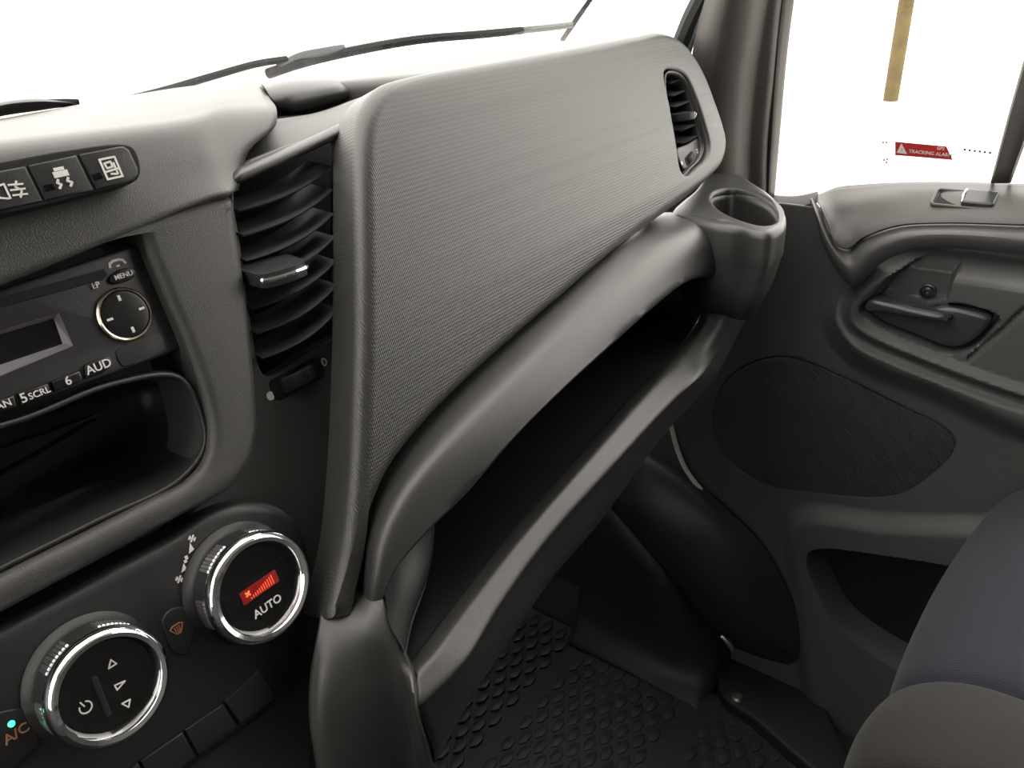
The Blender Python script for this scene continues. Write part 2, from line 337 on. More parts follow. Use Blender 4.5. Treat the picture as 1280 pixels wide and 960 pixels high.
# big lid in front of the passenger
outer = closed([(0.3074,0.0208),(0.3227,0.0463),(0.338,0.0629),(0.3585,0.073),(0.3902,0.0761),(0.4557,0.0765),(0.5564,0.0768),(0.687,0.0779),(0.7303,0.0773),(0.7632,0.0648),(0.7804,0.0398),(0.7866,0.0039),(0.7867,-0.0372),(0.7677,-0.0551),(0.732,-0.064),(0.6786,-0.071),(0.5881,-0.0782),(0.5258,-0.0851),(0.4395,-0.0974),(0.3551,-0.1101),(0.2971,-0.1218),(0.2576,-0.1354),(0.2347,-0.1526),(0.2199,-0.1697),(0.2051,-0.1861),(0.1947,-0.195),(0.1885,-0.1947),(0.1962,-0.1826),(0.2117,-0.162),(0.2312,-0.1275),(0.2558,-0.0793),(0.2831,-0.0256)], 5)
hole = closed([(0.7006,0.0408),(0.7191,0.0417),(0.7379,0.0336),(0.7435,0.0138),(0.7446,-0.0111),(0.7424,-0.0327),(0.7309,-0.0424),(0.7062,-0.0476),(0.6808,-0.0501),(0.6744,-0.0442),(0.6798,-0.0214),(0.6889,0.0103)], 5)
lid = link('glove_box_lid', *plate(G, outer, -.029, 0, .010, [hole], seg=6, holebev=.004), 'cover', dash)
bm = bmesh.new(); bm.from_mesh(lid.data)
for k in range(24):
    bmesh.ops.bisect_plane(bm, geom=bm.verts[:] + bm.edges[:] + bm.faces[:], plane_co=(0, 0, .065 + .0125 * k), plane_no=(0, 0, 1))
for vv in bm.verts:                                     # the lid is gently bowed: top leans back, foot stands up
    zz = vv.co.z + .6 - .845; vv.co.y += .8 * zz * abs(zz) * (1 if zz > 0 else -.6)
bm.to_mesh(lid.data); bm.free()
for p in lid.data.polygons: p.use_smooth = True
lid.data.set_sharp_from_angle(angle=math.radians(40))
# rolled shelf surround: rows from the lid's groove over the roll to the opening, turning round the right end into the front lip
g0 = [(0.2152,0.304,0.6539),(0.2231,0.296,0.7107),(0.2341,0.298,0.7296),(0.2564,0.302,0.7458),(0.2985,0.306,0.7604),(0.3555,0.309,0.7721),(0.4382,0.312,0.785),(0.5222,0.315,0.7973),(0.5798,0.315,0.8038)] + [(0.6821,0.3313,0.795),(0.6754,0.2987,0.796),(0.6734,0.2727,0.796),(0.6794,0.2613,0.793)] + [(0.7916,0.288,0.7515),(0.8276,0.286,0.7242),(0.834,0.288,0.7017),(0.8079,0.292,0.6678),(0.7585,0.293,0.6378),(0.6933,0.29,0.618),(0.5742,0.285,0.6109),(0.4392,0.272,0.5995),(0.3564,0.262,0.605),(0.2973,0.254,0.601),(0.2474,0.248,0.5962),(0.2126,0.246,0.5792)]
g1 = [(0.2069,0.288,0.6684),(0.2178,0.284,0.7169),(0.2307,0.286,0.7328),(0.2548,0.287,0.7483),(0.2962,0.288,0.7619),(0.3542,0.289,0.7731),(0.4309,0.291,0.7844),(0.5177,0.294,0.7953),(0.5682,0.295,0.7994),(0.6244,0.295,0.7998),(0.6728,0.294,0.792),(0.7167,0.29,0.7798),(0.7425,0.286,0.7697),(0.7695,0.282,0.7531),(0.7913,0.28,0.7327),(0.7867,0.279,0.7139),(0.7355,0.274,0.6942),(0.6679,0.266,0.6792)] + [(0.5746,0.2466,0.688),(0.5398,0.251,0.6815),(0.4381,0.2499,0.6735),(0.3376,0.2467,0.6655),(0.2738,0.2382,0.6605),(0.2333,0.23,0.6575),(0.1955,0.231,0.6565)]
g2 = [(0.2034,0.276,0.6768),(0.2158,0.271,0.7244),(0.2303,0.272,0.7389),(0.2563,0.272,0.753),(0.2949,0.271,0.7625),(0.356,0.271,0.773),(0.4311,0.273,0.7808),(0.5176,0.276,0.7873),(0.5713,0.277,0.7868),(0.6135,0.277,0.7887),(0.6499,0.277,0.786),(0.6824,0.275,0.776),(0.7062,0.273,0.7643),(0.7266,0.272,0.7499),(0.7358,0.271,0.7341),(0.7235,0.27,0.723),(0.6842,0.267,0.7066),(0.6296,0.263,0.6948),(0.5883,0.262,0.6861),(0.5319,0.257,0.6895),(0.4117,0.248,0.6886),(0.3112,0.238,0.6857),(0.2537,0.233,0.6778),(0.215,0.23,0.6694),(0.1942,0.229,0.6699)]
g3 = [(0.2074,0.273,0.6739),(0.2217,0.267,0.7108),(0.2484,0.266,0.7213),(0.2836,0.265,0.7284),(0.3356,0.264,0.7439),(0.392,0.264,0.7536),(0.4524,0.266,0.7585),(0.5067,0.268,0.7626),(0.5791,0.271,0.7651),(0.6118,0.273,0.7609),(0.6343,0.274,0.7559),(0.6549,0.275,0.7485),(0.6649,0.275,0.7415),(0.6681,0.275,0.7333),(0.6676,0.275,0.7254),(0.6651,0.275,0.7182),(0.6554,0.274,0.7088),(0.6278,0.272,0.6999)] + [(0.5896,0.2709,0.696),(0.5093,0.2687,0.689),(0.4127,0.2623,0.681),(0.3186,0.2555,0.673),(0.2556,0.2476,0.668),(0.2173,0.2421,0.665),(0.2073,0.2421,0.664)]
for i in range(18, 25): g2[i] = tuple((np.array(g1[i]) + np.array(g3[i])) / 2 + np.array((0, 0, .0012)))
ge = [tuple(np.array(a) + (np.array(b) - np.array(a)) * (.5 if i < 14 else .10)) for i, (a, b) in enumerate(zip(g1, g0))]
g4 = [(p[0], p[1] + .012, p[2] + (.006 if i < 10 else -.004)) for i, p in enumerate(g3)]
gb = [(p[0], p[1] + (.10 if i > 13 else .03), p[2] - (.02 if i > 13 else .005)) for i, p in enumerate(g0)]
v, f = grid([gb, g0, ge, g1, g2, g3, g4], 5, 6)
A3 = np.array(v).reshape(31, -1, 3)
for k in range(14):                                     # ease the roll so its crest is one soft sweep; the lip keeps its edge
    B3 = A3.copy(); B3[6:24] = .5 * A3[6:24] + .25 * (A3[5:23] + A3[7:25]); B3[6:24, 1:-1] = .5 * B3[6:24, 1:-1] + .25 * (B3[6:24, :-2] + B3[6:24, 2:])
    ci_ = np.arange(A3.shape[1]); wv = (np.clip((96 - ci_) / 18, 0, 1) * np.clip(ci_ / 6, 0, 1))[None, :, None]; A3 = A3 * (1 - wv) + B3 * wv
link('shelf_surround', [tuple(p) for p in A3.reshape(-1, 3)], f, 'soft', dash, solid=.002)
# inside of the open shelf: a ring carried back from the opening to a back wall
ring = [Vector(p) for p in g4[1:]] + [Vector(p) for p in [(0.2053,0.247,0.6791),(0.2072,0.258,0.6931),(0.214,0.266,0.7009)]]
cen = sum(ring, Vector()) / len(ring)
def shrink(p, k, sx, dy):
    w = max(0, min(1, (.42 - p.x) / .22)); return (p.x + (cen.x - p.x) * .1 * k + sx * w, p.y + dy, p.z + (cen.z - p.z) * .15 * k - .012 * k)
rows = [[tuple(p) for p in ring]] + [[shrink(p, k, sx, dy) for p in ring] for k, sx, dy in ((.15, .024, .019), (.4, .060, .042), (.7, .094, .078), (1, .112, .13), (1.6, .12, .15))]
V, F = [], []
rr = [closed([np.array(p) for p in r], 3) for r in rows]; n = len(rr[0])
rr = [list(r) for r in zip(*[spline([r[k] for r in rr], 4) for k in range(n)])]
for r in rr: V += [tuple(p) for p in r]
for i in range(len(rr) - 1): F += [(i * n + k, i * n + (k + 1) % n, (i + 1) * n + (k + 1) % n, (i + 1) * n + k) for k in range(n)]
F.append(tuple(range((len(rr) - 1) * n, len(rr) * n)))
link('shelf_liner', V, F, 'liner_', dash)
# lower column between the climate panel and the shelf
cols = [[(0.2132,0.318,0.6955),(0.1882,0.292,0.6947),(0.17,0.284,0.6732),(0.1596,0.278,0.6533),(0.1512,0.269,0.624),(0.1438,0.261,0.5886)],
        [(0.2145,0.31,0.7001),(0.1895,0.286,0.6933),(0.1731,0.276,0.6753),(0.1626,0.27,0.6527),(0.1564,0.262,0.6236),(0.1516,0.255,0.584)],
        [(0.2227,0.3,0.699),(0.1946,0.275,0.6929),(0.1826,0.264,0.6711),(0.177,0.258,0.6465),(0.1764,0.251,0.6064),(0.175,0.244,0.5642)],
        [(0.2209,0.284,0.7032),(0.2011,0.262,0.6918),(0.1997,0.253,0.6715),(0.1989,0.246,0.6457),(0.1966,0.243,0.597),(0.1897,0.238,0.5509)],
        [(0.2164,0.272,0.7019),(0.2074,0.253,0.6845),(0.2036,0.241,0.6681),(0.1905,0.227,0.664),(0.2004,0.236,0.6002),(0.199,0.236,0.541)],
        [(0.2237,0.278,0.6911),(0.2143,0.259,0.673),(0.2163,0.252,0.6447),(0.2141,0.25,0.6218),(0.2223,0.252,0.558),(0.2216,0.25,0.5001)]]
link('lower_column', *grid(list(zip(*cols)), 5, 5), 'soft', dash, solid=.002)
# dark side pocket at the foot of the console
link('driver_side_panel', *grid([[(-.95, .45, .925), (-.5, .42, .925), (-.2, .40, .92), (-.04, .395, .90)], [(-.95, .36, .90), (-.5, .34, .90), (-.2, .36, .88), (-.04, .38, .86)], [(-.95, .33, .78), (-.5, .31, .78), (-.2, .33, .76), (-.04, .36, .74)], [(-.95, .40, .60), (-.5, .38, .60), (-.2, .38, .58), (-.04, .38, .56)]], 6, 6), 'grain', dash, solid=.004)
link('console_foot', *grid([[(0.0681,0.33,0.6098),(0.1182,0.33,0.5999),(0.167,0.33,0.6037),(0.1994,0.33,0.6044)], [(0.0504,0.33,0.5492),(0.1055,0.33,0.5301),(0.1542,0.33,0.5062),(0.1841,0.33,0.4768)]], 4, 5), 'smooth', dash, solid=.004)
# cup holder deck and cup at the door end
ZF = Frame((0, 0, .797), (1, 0, 0), (0, 1, 0))
deck = closed([(p[0], p[1]) for p in [(0.6704,0.3256,0.797),(0.77,0.3496,0.797),(0.8584,0.3666,0.797),(0.8573,0.3385,0.797),(0.8196,0.3016,0.797),(0.7895,0.2756,0.797),(0.7524,0.2506,0.797),(0.7114,0.2306,0.797),(0.6755,0.2214,0.797),(0.6543,0.2255,0.797),(0.6521,0.2403,0.797),(0.6574,0.257,0.797),(0.6557,0.2827,0.797)]], 5)
cup = closed([(p[0], p[1]) for p in [(0.744,0.3183,0.797),(0.7737,0.3254,0.797),(0.7893,0.3164,0.797),(0.7791,0.2899,0.797),(0.7561,0.2639,0.797),(0.721,0.2423,0.797),(0.6917,0.2345,0.797),(0.6752,0.2385,0.797),(0.6819,0.2597,0.797),(0.7062,0.2917,0.797)]], 4)
link('cup_holder_deck', *plate(ZF, deck, -.03, 0, .007, [cup], seg=5, holebev=.005), 'soft', dash)
cc = (sum(p[0] for p in cup) / len(cup), sum(p[1] for p in cup) / len(cup)); n = len(cup)
def ringz(P, k, h, dx=0): return [ZF.p(cc[0] + dx + (p[0] - cc[0]) * k, cc[1] + (p[1] - cc[1]) * k, h) for p in P]
quads = lambda n, r: [(i * n + k, i * n + (k + 1) % n, (i + 1) * n + (k + 1) % n, (i + 1) * n + k) for i in range(r) for k in range(n)]
link('cup_holder', ringz(cup, 1.05, -.004) + ringz(cup, .99, -.012) + ringz(cup, .9, -.06) + ringz(cup, .8, -.07), quads(n, 3) + [tuple(range(3 * n, 4 * n))], 'soft', dash, solid=.0015)
nd = len(deck)
link('cup_holder_skirt', ringz(deck, .995, -.012) + ringz(deck, .985, -.03) + ringz(deck, .90, -.055, -.006) + ringz(deck, .72, -.085, -.02), quads(nd, 3), 'soft', dash, solid=.0015)

# ================================================================== SWITCH ROW
sw = thing('switch_panel', 'row of three black push switches with white symbols above the radio', 'switch panel', tuple(S.p(.16, .03)))
SW = S.sub(0, 0, .0105)
link('switch_frame', *plate(S, closed([(0.0756,0.033),(0.0815,0.0466),(0.1377,0.047),(0.1663,0.0468),(0.1929,0.0445),(0.1961,0.0417),(0.195,0.032),(0.1908,0.0279),(0.1703,0.0267),(0.1288,0.0265)], 5), -.004, .0115, .001), 'black', sw)
swd = [([(0.1174,0.0425),(0.1113,0.0285),(0.1293,0.0278),(0.1471,0.0277),(0.1466,0.0435),(0.1362,0.0435)], 'black switch with a white fog lamp symbol'),
       ([(0.1474,0.0435),(0.148,0.0278),(0.1699,0.0274),(0.1689,0.044)], 'black switch with a white skidding car symbol'),
       ([(0.1698,0.044),(0.1708,0.0274),(0.1861,0.0274),(0.1897,0.0281),(0.1926,0.0302),(0.1936,0.0334),(0.1931,0.0415),(0.1913,0.0437),(0.1888,0.0441)], 'black switch with a white vehicle and key symbol')]
SWO = []
for pts, lb in swd:
    o = label(link('push_switch', *plate(S, pts, .002, .0125, .0012), 'panel', sw), lb); SWO.append(o)
c = [(0.136,0.0349),(0.1587,0.0359),(0.181,0.0354)]
fi = S.sub(c[0][0], c[0][1], .0126)
link('fog_lamp_symbol', *strokes(fi, [[(-.001, .003), (-.0035, .0026), (-.0052, .0012), (-.0055, -.0005), (-.0045, -.0022), (-.002, -.003), (-.001, -.003), (-.001, .003)], [(.0005, .0022), (.006, .0015)], [(.0005, 0), (.006, -.0005)], [(.0005, -.0022), (.006, -.0028)], [(.004, .003), (.0028, .001), (.0045, -.001), (.003, -.0035)]], .0008), 'white', SWO[0])
fi = S.sub(c[1][0], c[1][1], .0126)
link('skid_symbol', *join(strokes(fi, [[(-.0018, .0036), (.0018, .0036)], [(-.0028, .002), (.0028, .002)], [(-.0028, .0008), (.0028, .0008)]], .0014), strokes(fi, [[(-.0022, -.0008), (-.003, -.002), (-.0018, -.003), (-.003, -.0044)], [(.0022, -.0008), (.0014, -.002), (.003, -.003), (.0018, -.0044)]], .0010)), 'white', SWO[1])
fi = S.sub(c[2][0], c[2][1], .0126)
link('vehicle_symbol', *strokes(fi, [[(-.0036, .0045), (.0036, .0045), (.0036, -.0045), (-.0036, -.0045), (-.0036, .0045)], [(-.0022, .0025), (.0008, .0028), (.001, .0005), (-.0018, .0002), (-.0022, .0025)], [(-.003, -.0012), (.003, -.0008)], [(.002, .002), (.002, -.003)], [(-.001, -.0025), (.0015, -.003)]], .0009), 'white', SWO[2])
for o, q in zip(SWO[1:], [(0.1518,0.0329),(0.1736,0.0333)]):
    link('indicator_window', *plate(S.sub(*q), rrect(.005, .003, .0008), .0115, .0128, .0002), 'gloss', o)

# ================================================================== RADIO
radio = thing('car_radio', 'black car radio with MENU and AUD keys and round dial in the console', 'radio', tuple(S.p(.1, -.03, -.02)))
hf = -.010
fp = [(0.034,0.0015),(0.0141,-0.0449),(0.1007,-0.0529),(0.1436,-0.0546),(0.1884,-0.0559),(0.1912,-0.0548),(0.1916,-0.0518),(0.1902,-0.0023),(0.1884,0.0003),(0.1842,0.0006),(0.1231,-0.0017)]
RF = S.sub(0, 0, hf)
disp = [(0.0604,-0.01),(0.0485,-0.0377),(0.1076,-0.0371),(0.1411,-0.0356),(0.1416,-0.019),(0.1157,-0.0186)]
slot = [(0.0533,0.0027),(0.0511,-0.0024),(0.1201,-0.0086),(0.168,-0.0081),(0.1677,-0.0125),(0.1182,-0.0128)]
slot = [(0.0506,-0.0035),(0.048,-0.0096),(0.1197,-0.0095),(0.1659,-0.0111),(0.1692,-0.0093),(0.1688,-0.0063),(0.1215,-0.0053)]
link('faceplate', *plate(RF, fp, -.03, 0, .0018, [disp], holebev=.0003), 'panel', radio)
din = [(0.0606,-0.0112),(0.0512,-0.0328),(0.1107,-0.0328),(0.1383,-0.0334),(0.1396,-0.0211),(0.1161,-0.0204)]
link('display', *plate(RF, [(p[0] * 1.02 - .002, p[1]) for p in din], -.012, -.004, .0002), 'lcd', radio)
n4 = [RF.p(*q, -.0004) for q in disp]; d4 = [RF.p(*q, -.004) for q in din]
label(link('display_bezel', n4 + d4, [(i, (i + 1) % 6, 6 + (i + 1) % 6, 6 + i) for i in range(6)], 'mauve', radio, smooth=0), 'pale mauve bevelled display edge')
link('disc_slot', *plate(RF, slot, -.002, .0004, .0002), 'black', radio)
dc = [(0.1688,-0.0297)][0]; DF = RF.sub(*dc)
label(link('dial_ring', *lathe(DF, [(.0132, -.001), (.0134, .0014), (.0127, .0022), (.0119, .0018), (.0117, .0004)], 56), 'brass', radio), 'thin pale metal ring')
link('dial', *lathe(DF, [(.0117, 0), (.0113, .0016), (.009, .002), (.0005, .0022), (.00001, .0022)], 48), 'key', radio)
for k in range(4):
    a = math.radians(90 * k); q = Vector((math.cos(a), math.sin(a)))
    link('dial_mark', *plate(DF, [tuple(q * r + Vector((-q.y, q.x)) * s) for r, s in ((.0068, -.0006), (.0096, -.0006), (.0096, .0006), (.0068, .0006))], .001, .0028, .0001, seg=1), 'white', radio)
def key(name, pts, body, size, dx=0):
    pts = [tuple(p) for p in pts]; o = link(name, *plate(RF, pts, -.002, .0022, .001, seg=3), 'key', radio)
    cx = sum(p[0] for p in pts) / len(pts) + dx; cy = sum(p[1] for p in pts) / len(pts)
    text('key_lettering', body, RF.sub(cx, cy, .0022), size, 'white', o); return o
label(key('radio_key', closed([(0.1692,-0.0109),(0.172,-0.0093),(0.1792,-0.009),(0.1818,-0.0107),(0.1816,-0.0131),(0.1788,-0.0147),(0.1712,-0.0148),(0.1688,-0.0136)], 3), 'MENU', .0034), 'oval black key lettered MENU')
label(key('radio_key', closed([(0.1406,-0.0472),(0.1415,-0.0459),(0.1484,-0.0454),(0.1526,-0.0458),(0.1537,-0.0479),(0.1524,-0.0499),(0.1488,-0.0518),(0.1415,-0.0521),(0.1397,-0.0517)], 3), 'AUD', .0058), 'black key lettered AUD')
label(key('radio_key', [(0.1252,-0.0472),(0.1245,-0.0521),(0.1377,-0.0521),(0.1383,-0.0471)], '6', .0058), 'black key numbered 6')
label(key('radio_key', [(0.1105,-0.0468),(0.1095,-0.0523),(0.1227,-0.0521),(0.1234,-0.0472)], '5', .006, -.005), 'black key lettered 5SCRL')
k5 = [(0.1182,-0.05),(0.1041,-0.049)]
text('key_lettering', 'SCRL', RF.sub(*k5[0], .0022), .0042, 'white', radio)
label(key('radio_key', [(0.0939,-0.046),(0.0929,-0.0512),(0.1078,-0.0523),(0.1088,-0.0468)], ' ', .004), 'black key lettered SCAN')
text('key_lettering', '4SCAN', RF.sub(k5[1][0] - .0045, k5[1][1], .0022), .0044, 'white', radio)
link('infrared_window', *plate(RF, closed([(0.1586,-0.0444),(0.1793,-0.0437),(0.1815,-0.0458),(0.1811,-0.0518),(0.1786,-0.0534),(0.1588,-0.0533),(0.1573,-0.0519),(0.1574,-0.046)], 3), -.001, .0006, .0003), 'smooth', radio)
for q in [(0.1862,-0.0103),(0.1865,-0.0473)]:
    link('fixing_hole', *lathe(RF.sub(*q), [(.0022, .0002), (.0021, .0005), (.0016, .0004), (.00001, .0002)], 20), 'black', radio)
ph = [(0.1756,-0.0057),(0.1617,-0.0126)]
fi = RF.sub(*ph[0])
link('phone_symbol', *join(strokes(fi, [[(-.004, -.0008), (-.0034, .0008), (-.0014, .0016), (.0014, .0016), (.0034, .0008), (.004, -.0008)]], .0012), strokes(fi, [[(-.0005, -.0012), (.0006, -.0012)]], .001)), 'white', radio)
text('disc_lettering', 'i:P', RF.sub(*ph[1], .0006), .004, 'white', radio)

# ================================================================== CLIMATE PANEL
cl = thing('climate_control_panel', 'black climate control panel with two chrome ringed knobs below the tray', 'control panel', tuple(S.p(.1, -.2)))
hp = -.004
outer = closed([(-0.0168,-0.1314),(0.0622,-0.1371),(0.1156,-0.1395),(0.147,-0.1409),(0.165,-0.1393),(0.1825,-0.1425),(0.2013,-0.1542),(0.2115,-0.1731),(0.21,-0.1936),(0.1986,-0.2161),(0.1834,-0.2382),(0.1708,-0.2506),(0.155,-0.257),(0.1265,-0.2565),(0.091,-0.2521),(-0.0567,-0.2243)], 5)
link('panel_face', *plate(S, outer, -.03, hp, .007, seg=5), 'panel', cl)
CF = S.sub(0, 0, hp)
def knob(px, lb, q):
    fr = CF.sub(*px); sc = lambda pr: [(r * q, h) for r, h in pr]
    k = label(link('climate_knob', *lathe(fr, sc([(.0318, -.002), (.0315, .001), (.0285, .0035), (.0274, .006), (.0268, .0155), (.0262, .0165)]), 72), 'panel', cl), lb)
    label(link('chrome_ring', *lathe(fr, sc([(.0266, .0135), (.0277, .0155), (.0284, .0180), (.0284, .0205), (.0274, .0230), (.0256, .0242), (.0236, .0236), (.0222, .0215), (.0216, .0185)]), 72), 'chrome', k), 'bright chrome ring')
    V, F = [], []
    for a in range(0, 360, 4):
        if (a // 4 + 4) % 15 < 8:
            ff = fr.sub(0, 0, 0, math.radians(a))
            V, F = join((V, F), plate(Frame(ff.p(.0268 * q, 0, .012), ff.ey, ff.n), [(-.00075 * q, -.0045), (.00075 * q, -.0045), (.00075 * q, .0038), (-.00075 * q, .0038)], -.001, .0016, .0003, seg=1))
    label(link('grip_ribs', V, F, 'rib', k), 'short chrome grip ribs in groups')
    link('knob_face', *lathe(fr, sc([(.0218, .017), (.0217, .0190), (.0001, .0192)]), 64), 'gloss', k)
    return k, fr.sub(0, 0, .0192)
kc = [(0.1651,-0.1815),(0.0843,-0.179)]
kr, KF = knob(kc[0], 'right knob with red bar display and the word AUTO', 1.03)
kl, LF = knob(kc[1], 'left knob with arrows and a power symbol', .94)
rot = math.radians(0)
link('display_band', *plate(KF, [(-.0205, -.0065), (.0205, -.0065), (.0205, .0065), (-.0205, .0065)], -.001, .0003, .0001), 'lcd', kr)
link('fan_display', *plate(KF, rrect(.0225, .0072, .0006), -.001, .0006, .0001), 'red', kr)
V, F = [], []
for k in range(11): V, F = join((V, F), plate(KF, rrect(.0006, .0010 + .00042 * k, .0001, 1, -.0062 + .0014 * k, -.0023 + .00021 * k), 0, .0009, .00005, seg=1))
link('fan_bars', V, F, 'redbar', kr)
link('fan_symbol', *strokes(KF.sub(-.0072, .0008, .0005), [[(-.001, -.001), (.001, .001)], [(-.001, .001), (.001, -.001)]], .001), 'orange', kr)
text('auto_lettering', 'AUTO', KF.sub(.0, -.0118, 0), .0062, 'white', kr)
LS = S.sub(0, 0, .0152)
V, F = [], []
for t in ([(0.0896,-0.169),(0.0909,-0.1721),(0.0873,-0.172),(0.0896,-0.169)], [(0.0863,-0.1805),(0.0908,-0.1816),(0.0864,-0.1831),(0.0863,-0.1805)], [(0.0892,-0.1907),(0.0856,-0.1901),(0.0873,-0.1935),(0.0892,-0.1907)]):
    V, F = join((V, F), strokes(LS, [t], .0006))
link('airflow_symbols', V, F, 'white', kl)
q = [(0.0727,-0.1812),(0.0806,-0.1712),(0.079,-0.1914)]
link('power_symbol', *strokes(LS.sub(*q[0], 0, .3), [[(.0026 * math.cos(math.radians(a)), .0026 * math.sin(math.radians(a))) for a in range(130, 411, 20)], [(0, .0008), (0, .0034)]], .0006), 'white', kl)
e = Vector(q[2]) - Vector(q[1])
link('centre_groove', *plate(LS.sub((q[1][0] + q[2][0]) / 2, (q[1][1] + q[2][1]) / 2, 0, math.atan2(e.y, e.x) - math.pi / 2), rrect(.0026, e.length, .001), -.001, .0006, .0004), 'panel', kl)
# fan speed print between the knobs
a = [(0.1375,-0.1613),(0.1416,-0.1583),(0.1451,-0.1534),(0.1487,-0.1505),(0.1516,-0.1461)]
pr = CF.sub(0, 0, 0)
def fan(q): return strokes(CF.sub(*q), [[(-.0012, -.0012), (.0012, .0012)], [(-.0012, .0012), (.0012, -.0012)], [(-.0016, .0004), (-.0004, .0016)], [(.0016, -.0004), (.0004, -.0016)]], .0008)
link('fan_speed_print', *join(fan(a[0]), fan(a[4]), plate(CF, [(a[1][0] - .0018, a[1][1] - .0006), (a[1][0] + .0014, a[1][1] - .0004), (a[1][0] + .001, a[1][1] + .003)], 0, .0003, .00005, seg=1),
     plate(CF, rrect(.0016, .002, .0002, 1, *a[2]), 0, .0003, .00005, seg=1), plate(CF, rrect(.0016, .0016, .0002, 1, (a[1][0] + a[2][0]) / 2 + .0006, (a[1][1] + a[2][1]) / 2 + .001), 0, .0003, .00005, seg=1),
     plate(CF, [(a[3][0] - .0016, a[3][1] - .0018), (a[3][0] + .0016, a[3][1] - .0012), (a[3][0] + .001, a[3][1] + .003)], 0, .0003, .00005, seg=1)), 'white', cl)
b = label(link('demist_button', *plate(CF, closed([(0.1204,-0.1808),(0.1218,-0.1747),(0.1264,-0.1722),(0.1323,-0.174),(0.1359,-0.1794),(0.1357,-0.1861),(0.1306,-0.1932),(0.1249,-0.1978),(0.1197,-0.1923)], 4), -.002, .0012, .001), 'panel', cl), 'small black button with an amber windscreen symbol')
q = [(0.1262,-0.1827)][0]
link('demist_symbol', *strokes(CF.sub(*q, .0012), [[(-.0034, .0012), (-.0018, .0022), (.0018, .0022), (.0034, .0012), (.0014, -.0022), (-.0014, -.0022), (-.0034, .0012)], [(-.0012, .001), (-.0008, -.003)], [(0, .001), (.0002, -.003)], [(.0012, .001), (.001, -.003)]], .0005), 'amber', b)
b = label(link('air_conditioning_button', *plate(CF, closed([(0.0364,-0.1671),(0.0455,-0.1678),(0.0562,-0.1735),(0.0579,-0.1815),(0.0551,-0.1901),(0.0491,-0.1936),(0.0287,-0.1919)], 4), -.002, .0012, .001), 'panel', cl), 'black button lettered A/C with a green light')
q = [(0.0495,-0.1759),(0.0493,-0.181)]
label(link('status_light', *lathe(CF.sub(*q[0], .001), [(.0015, 0), (.0013, .0008), (.0001, .0011)], 16), 'green', b), 'lit green light')
text('button_lettering', 'A/C', CF.sub(q[1][0], q[1][1], .0012), .0062, 'amber', b)
for pts in ([(0.1317,-0.2326),(0.1541,-0.2302),(0.1566,-0.2511),(0.1338,-0.2491)], [(0.1088,-0.231),(0.1301,-0.2328),(0.1324,-0.2489),(0.1092,-0.2477)], [(0.0856,-0.2295),(0.1074,-0.2312),(0.1079,-0.2475),(0.0849,-0.2463)], [(0.0576,-0.2269),(0.0843,-0.2297),(0.0837,-0.2461),(0.0544,-0.2428)]):
    link('blank_button', *plate(CF, pts, -.002, .0022, .0008), 'panel', cl)

# ================================================================== CENTRE VENT
hv = -.012
cv = thing('air_vent', 'tall slatted air vent with chrome tipped tab between radio and lid', 'air vent', tuple(S.p(.28, -.05, -.03)), 'air vents of the dashboard')
VF = S.sub(0, 0, hv)
link('vent_duct', *plate(S, [(0.2973,0.0361),(0.4165,0.0545),(0.3429,-0.1073),(0.2627,-0.1106),(0.2643,-0.0829),(0.2844,-0.0131)], -.10, -.07, .001), 'black', cv)
def slat(fr, L, R, sag, depth, rise, th, parent, m='slat', nm='slat', bow=.004):
    V = []; n = 12
    for j, (d, up) in enumerate(((0, 0), (-.0012, th * .5), (-depth, rise), (-depth, rise - th), (-.0012, -th * .5))):
        for k in range(n + 1):
            t = k / n; s = 4 * t * (1 - t)
            V.append(fr.p(L[0] + (R[0] - L[0]) * t, L[1] + (R[1] - L[1]) * t - sag * s + up, d + bow * s))
    F = [(((j + 1) % 5) * (n + 1) + k + 1, ((j + 1) % 5) * (n + 1) + k, j * (n + 1) + k, j * (n + 1) + k + 1) for j in range(5) for k in range(n)]
    F += [tuple(j * (n + 1) for j in range(5)), tuple(j * (n + 1) + n for j in range(5))[::-1]]
    return link(nm, V, F, m, parent)
Ls = [(0.252,0.0028),(0.2486,-0.0106),(0.2446,-0.0243),(0.2405,-0.037),(0.2378,-0.0503),(0.2344,-0.064),(0.2315,-0.0779)]
Rs = [(0.3246,0.0129),(0.3193,-0.0004),(0.3137,-0.0142),(0.3089,-0.0277),(0.3033,-0.0414),(0.2977,-0.0552),(0.2921,-0.069)]
for L, R in zip(Ls, Rs): slat(VF, L, R, .0035, .022, .0085, .0016, cv)
tp = [(0.231,-0.0289),(0.2528,-0.0237),(0.2597,-0.0256),(0.2654,-0.0342),(0.2636,-0.0369),(0.2461,-0.0399),(0.239,-0.0376),(0.2365,-0.035)]
T3 = Frame(S.p(0, 0, 0), S.ex, S.n)
tc = [(0.2515,-0.034)][0]
TF = Frame(S.p(tc[0], tc[1], 0), S.ex, (S.n + S.ey * -.25).normalized())
tab = link('adjuster_tab', *plate(TF.sub(0, 0, 0, math.radians(8)), closed([(-.014, -.02), (.014, -.02), (.015, .004), (.0135, .012), (.008, .0145), (-.009, .0145), (-.014, .012), (-.0155, .004)], 4), -.004, .0045, .0015), 'handle', cv)
V = []
Tt = TF.sub(0, 0, 0, math.radians(8))
path = [Tt.p(x, y, -.0005) for x, y in closed([(-.014, .0118), (-.009, .0144), (.008, .0144), (.0135, .0118)], 4)[:13]]
label(link('chrome_strip', *tube(path, .0016, 8), 'chrome', tab), 'chrome tip strip')
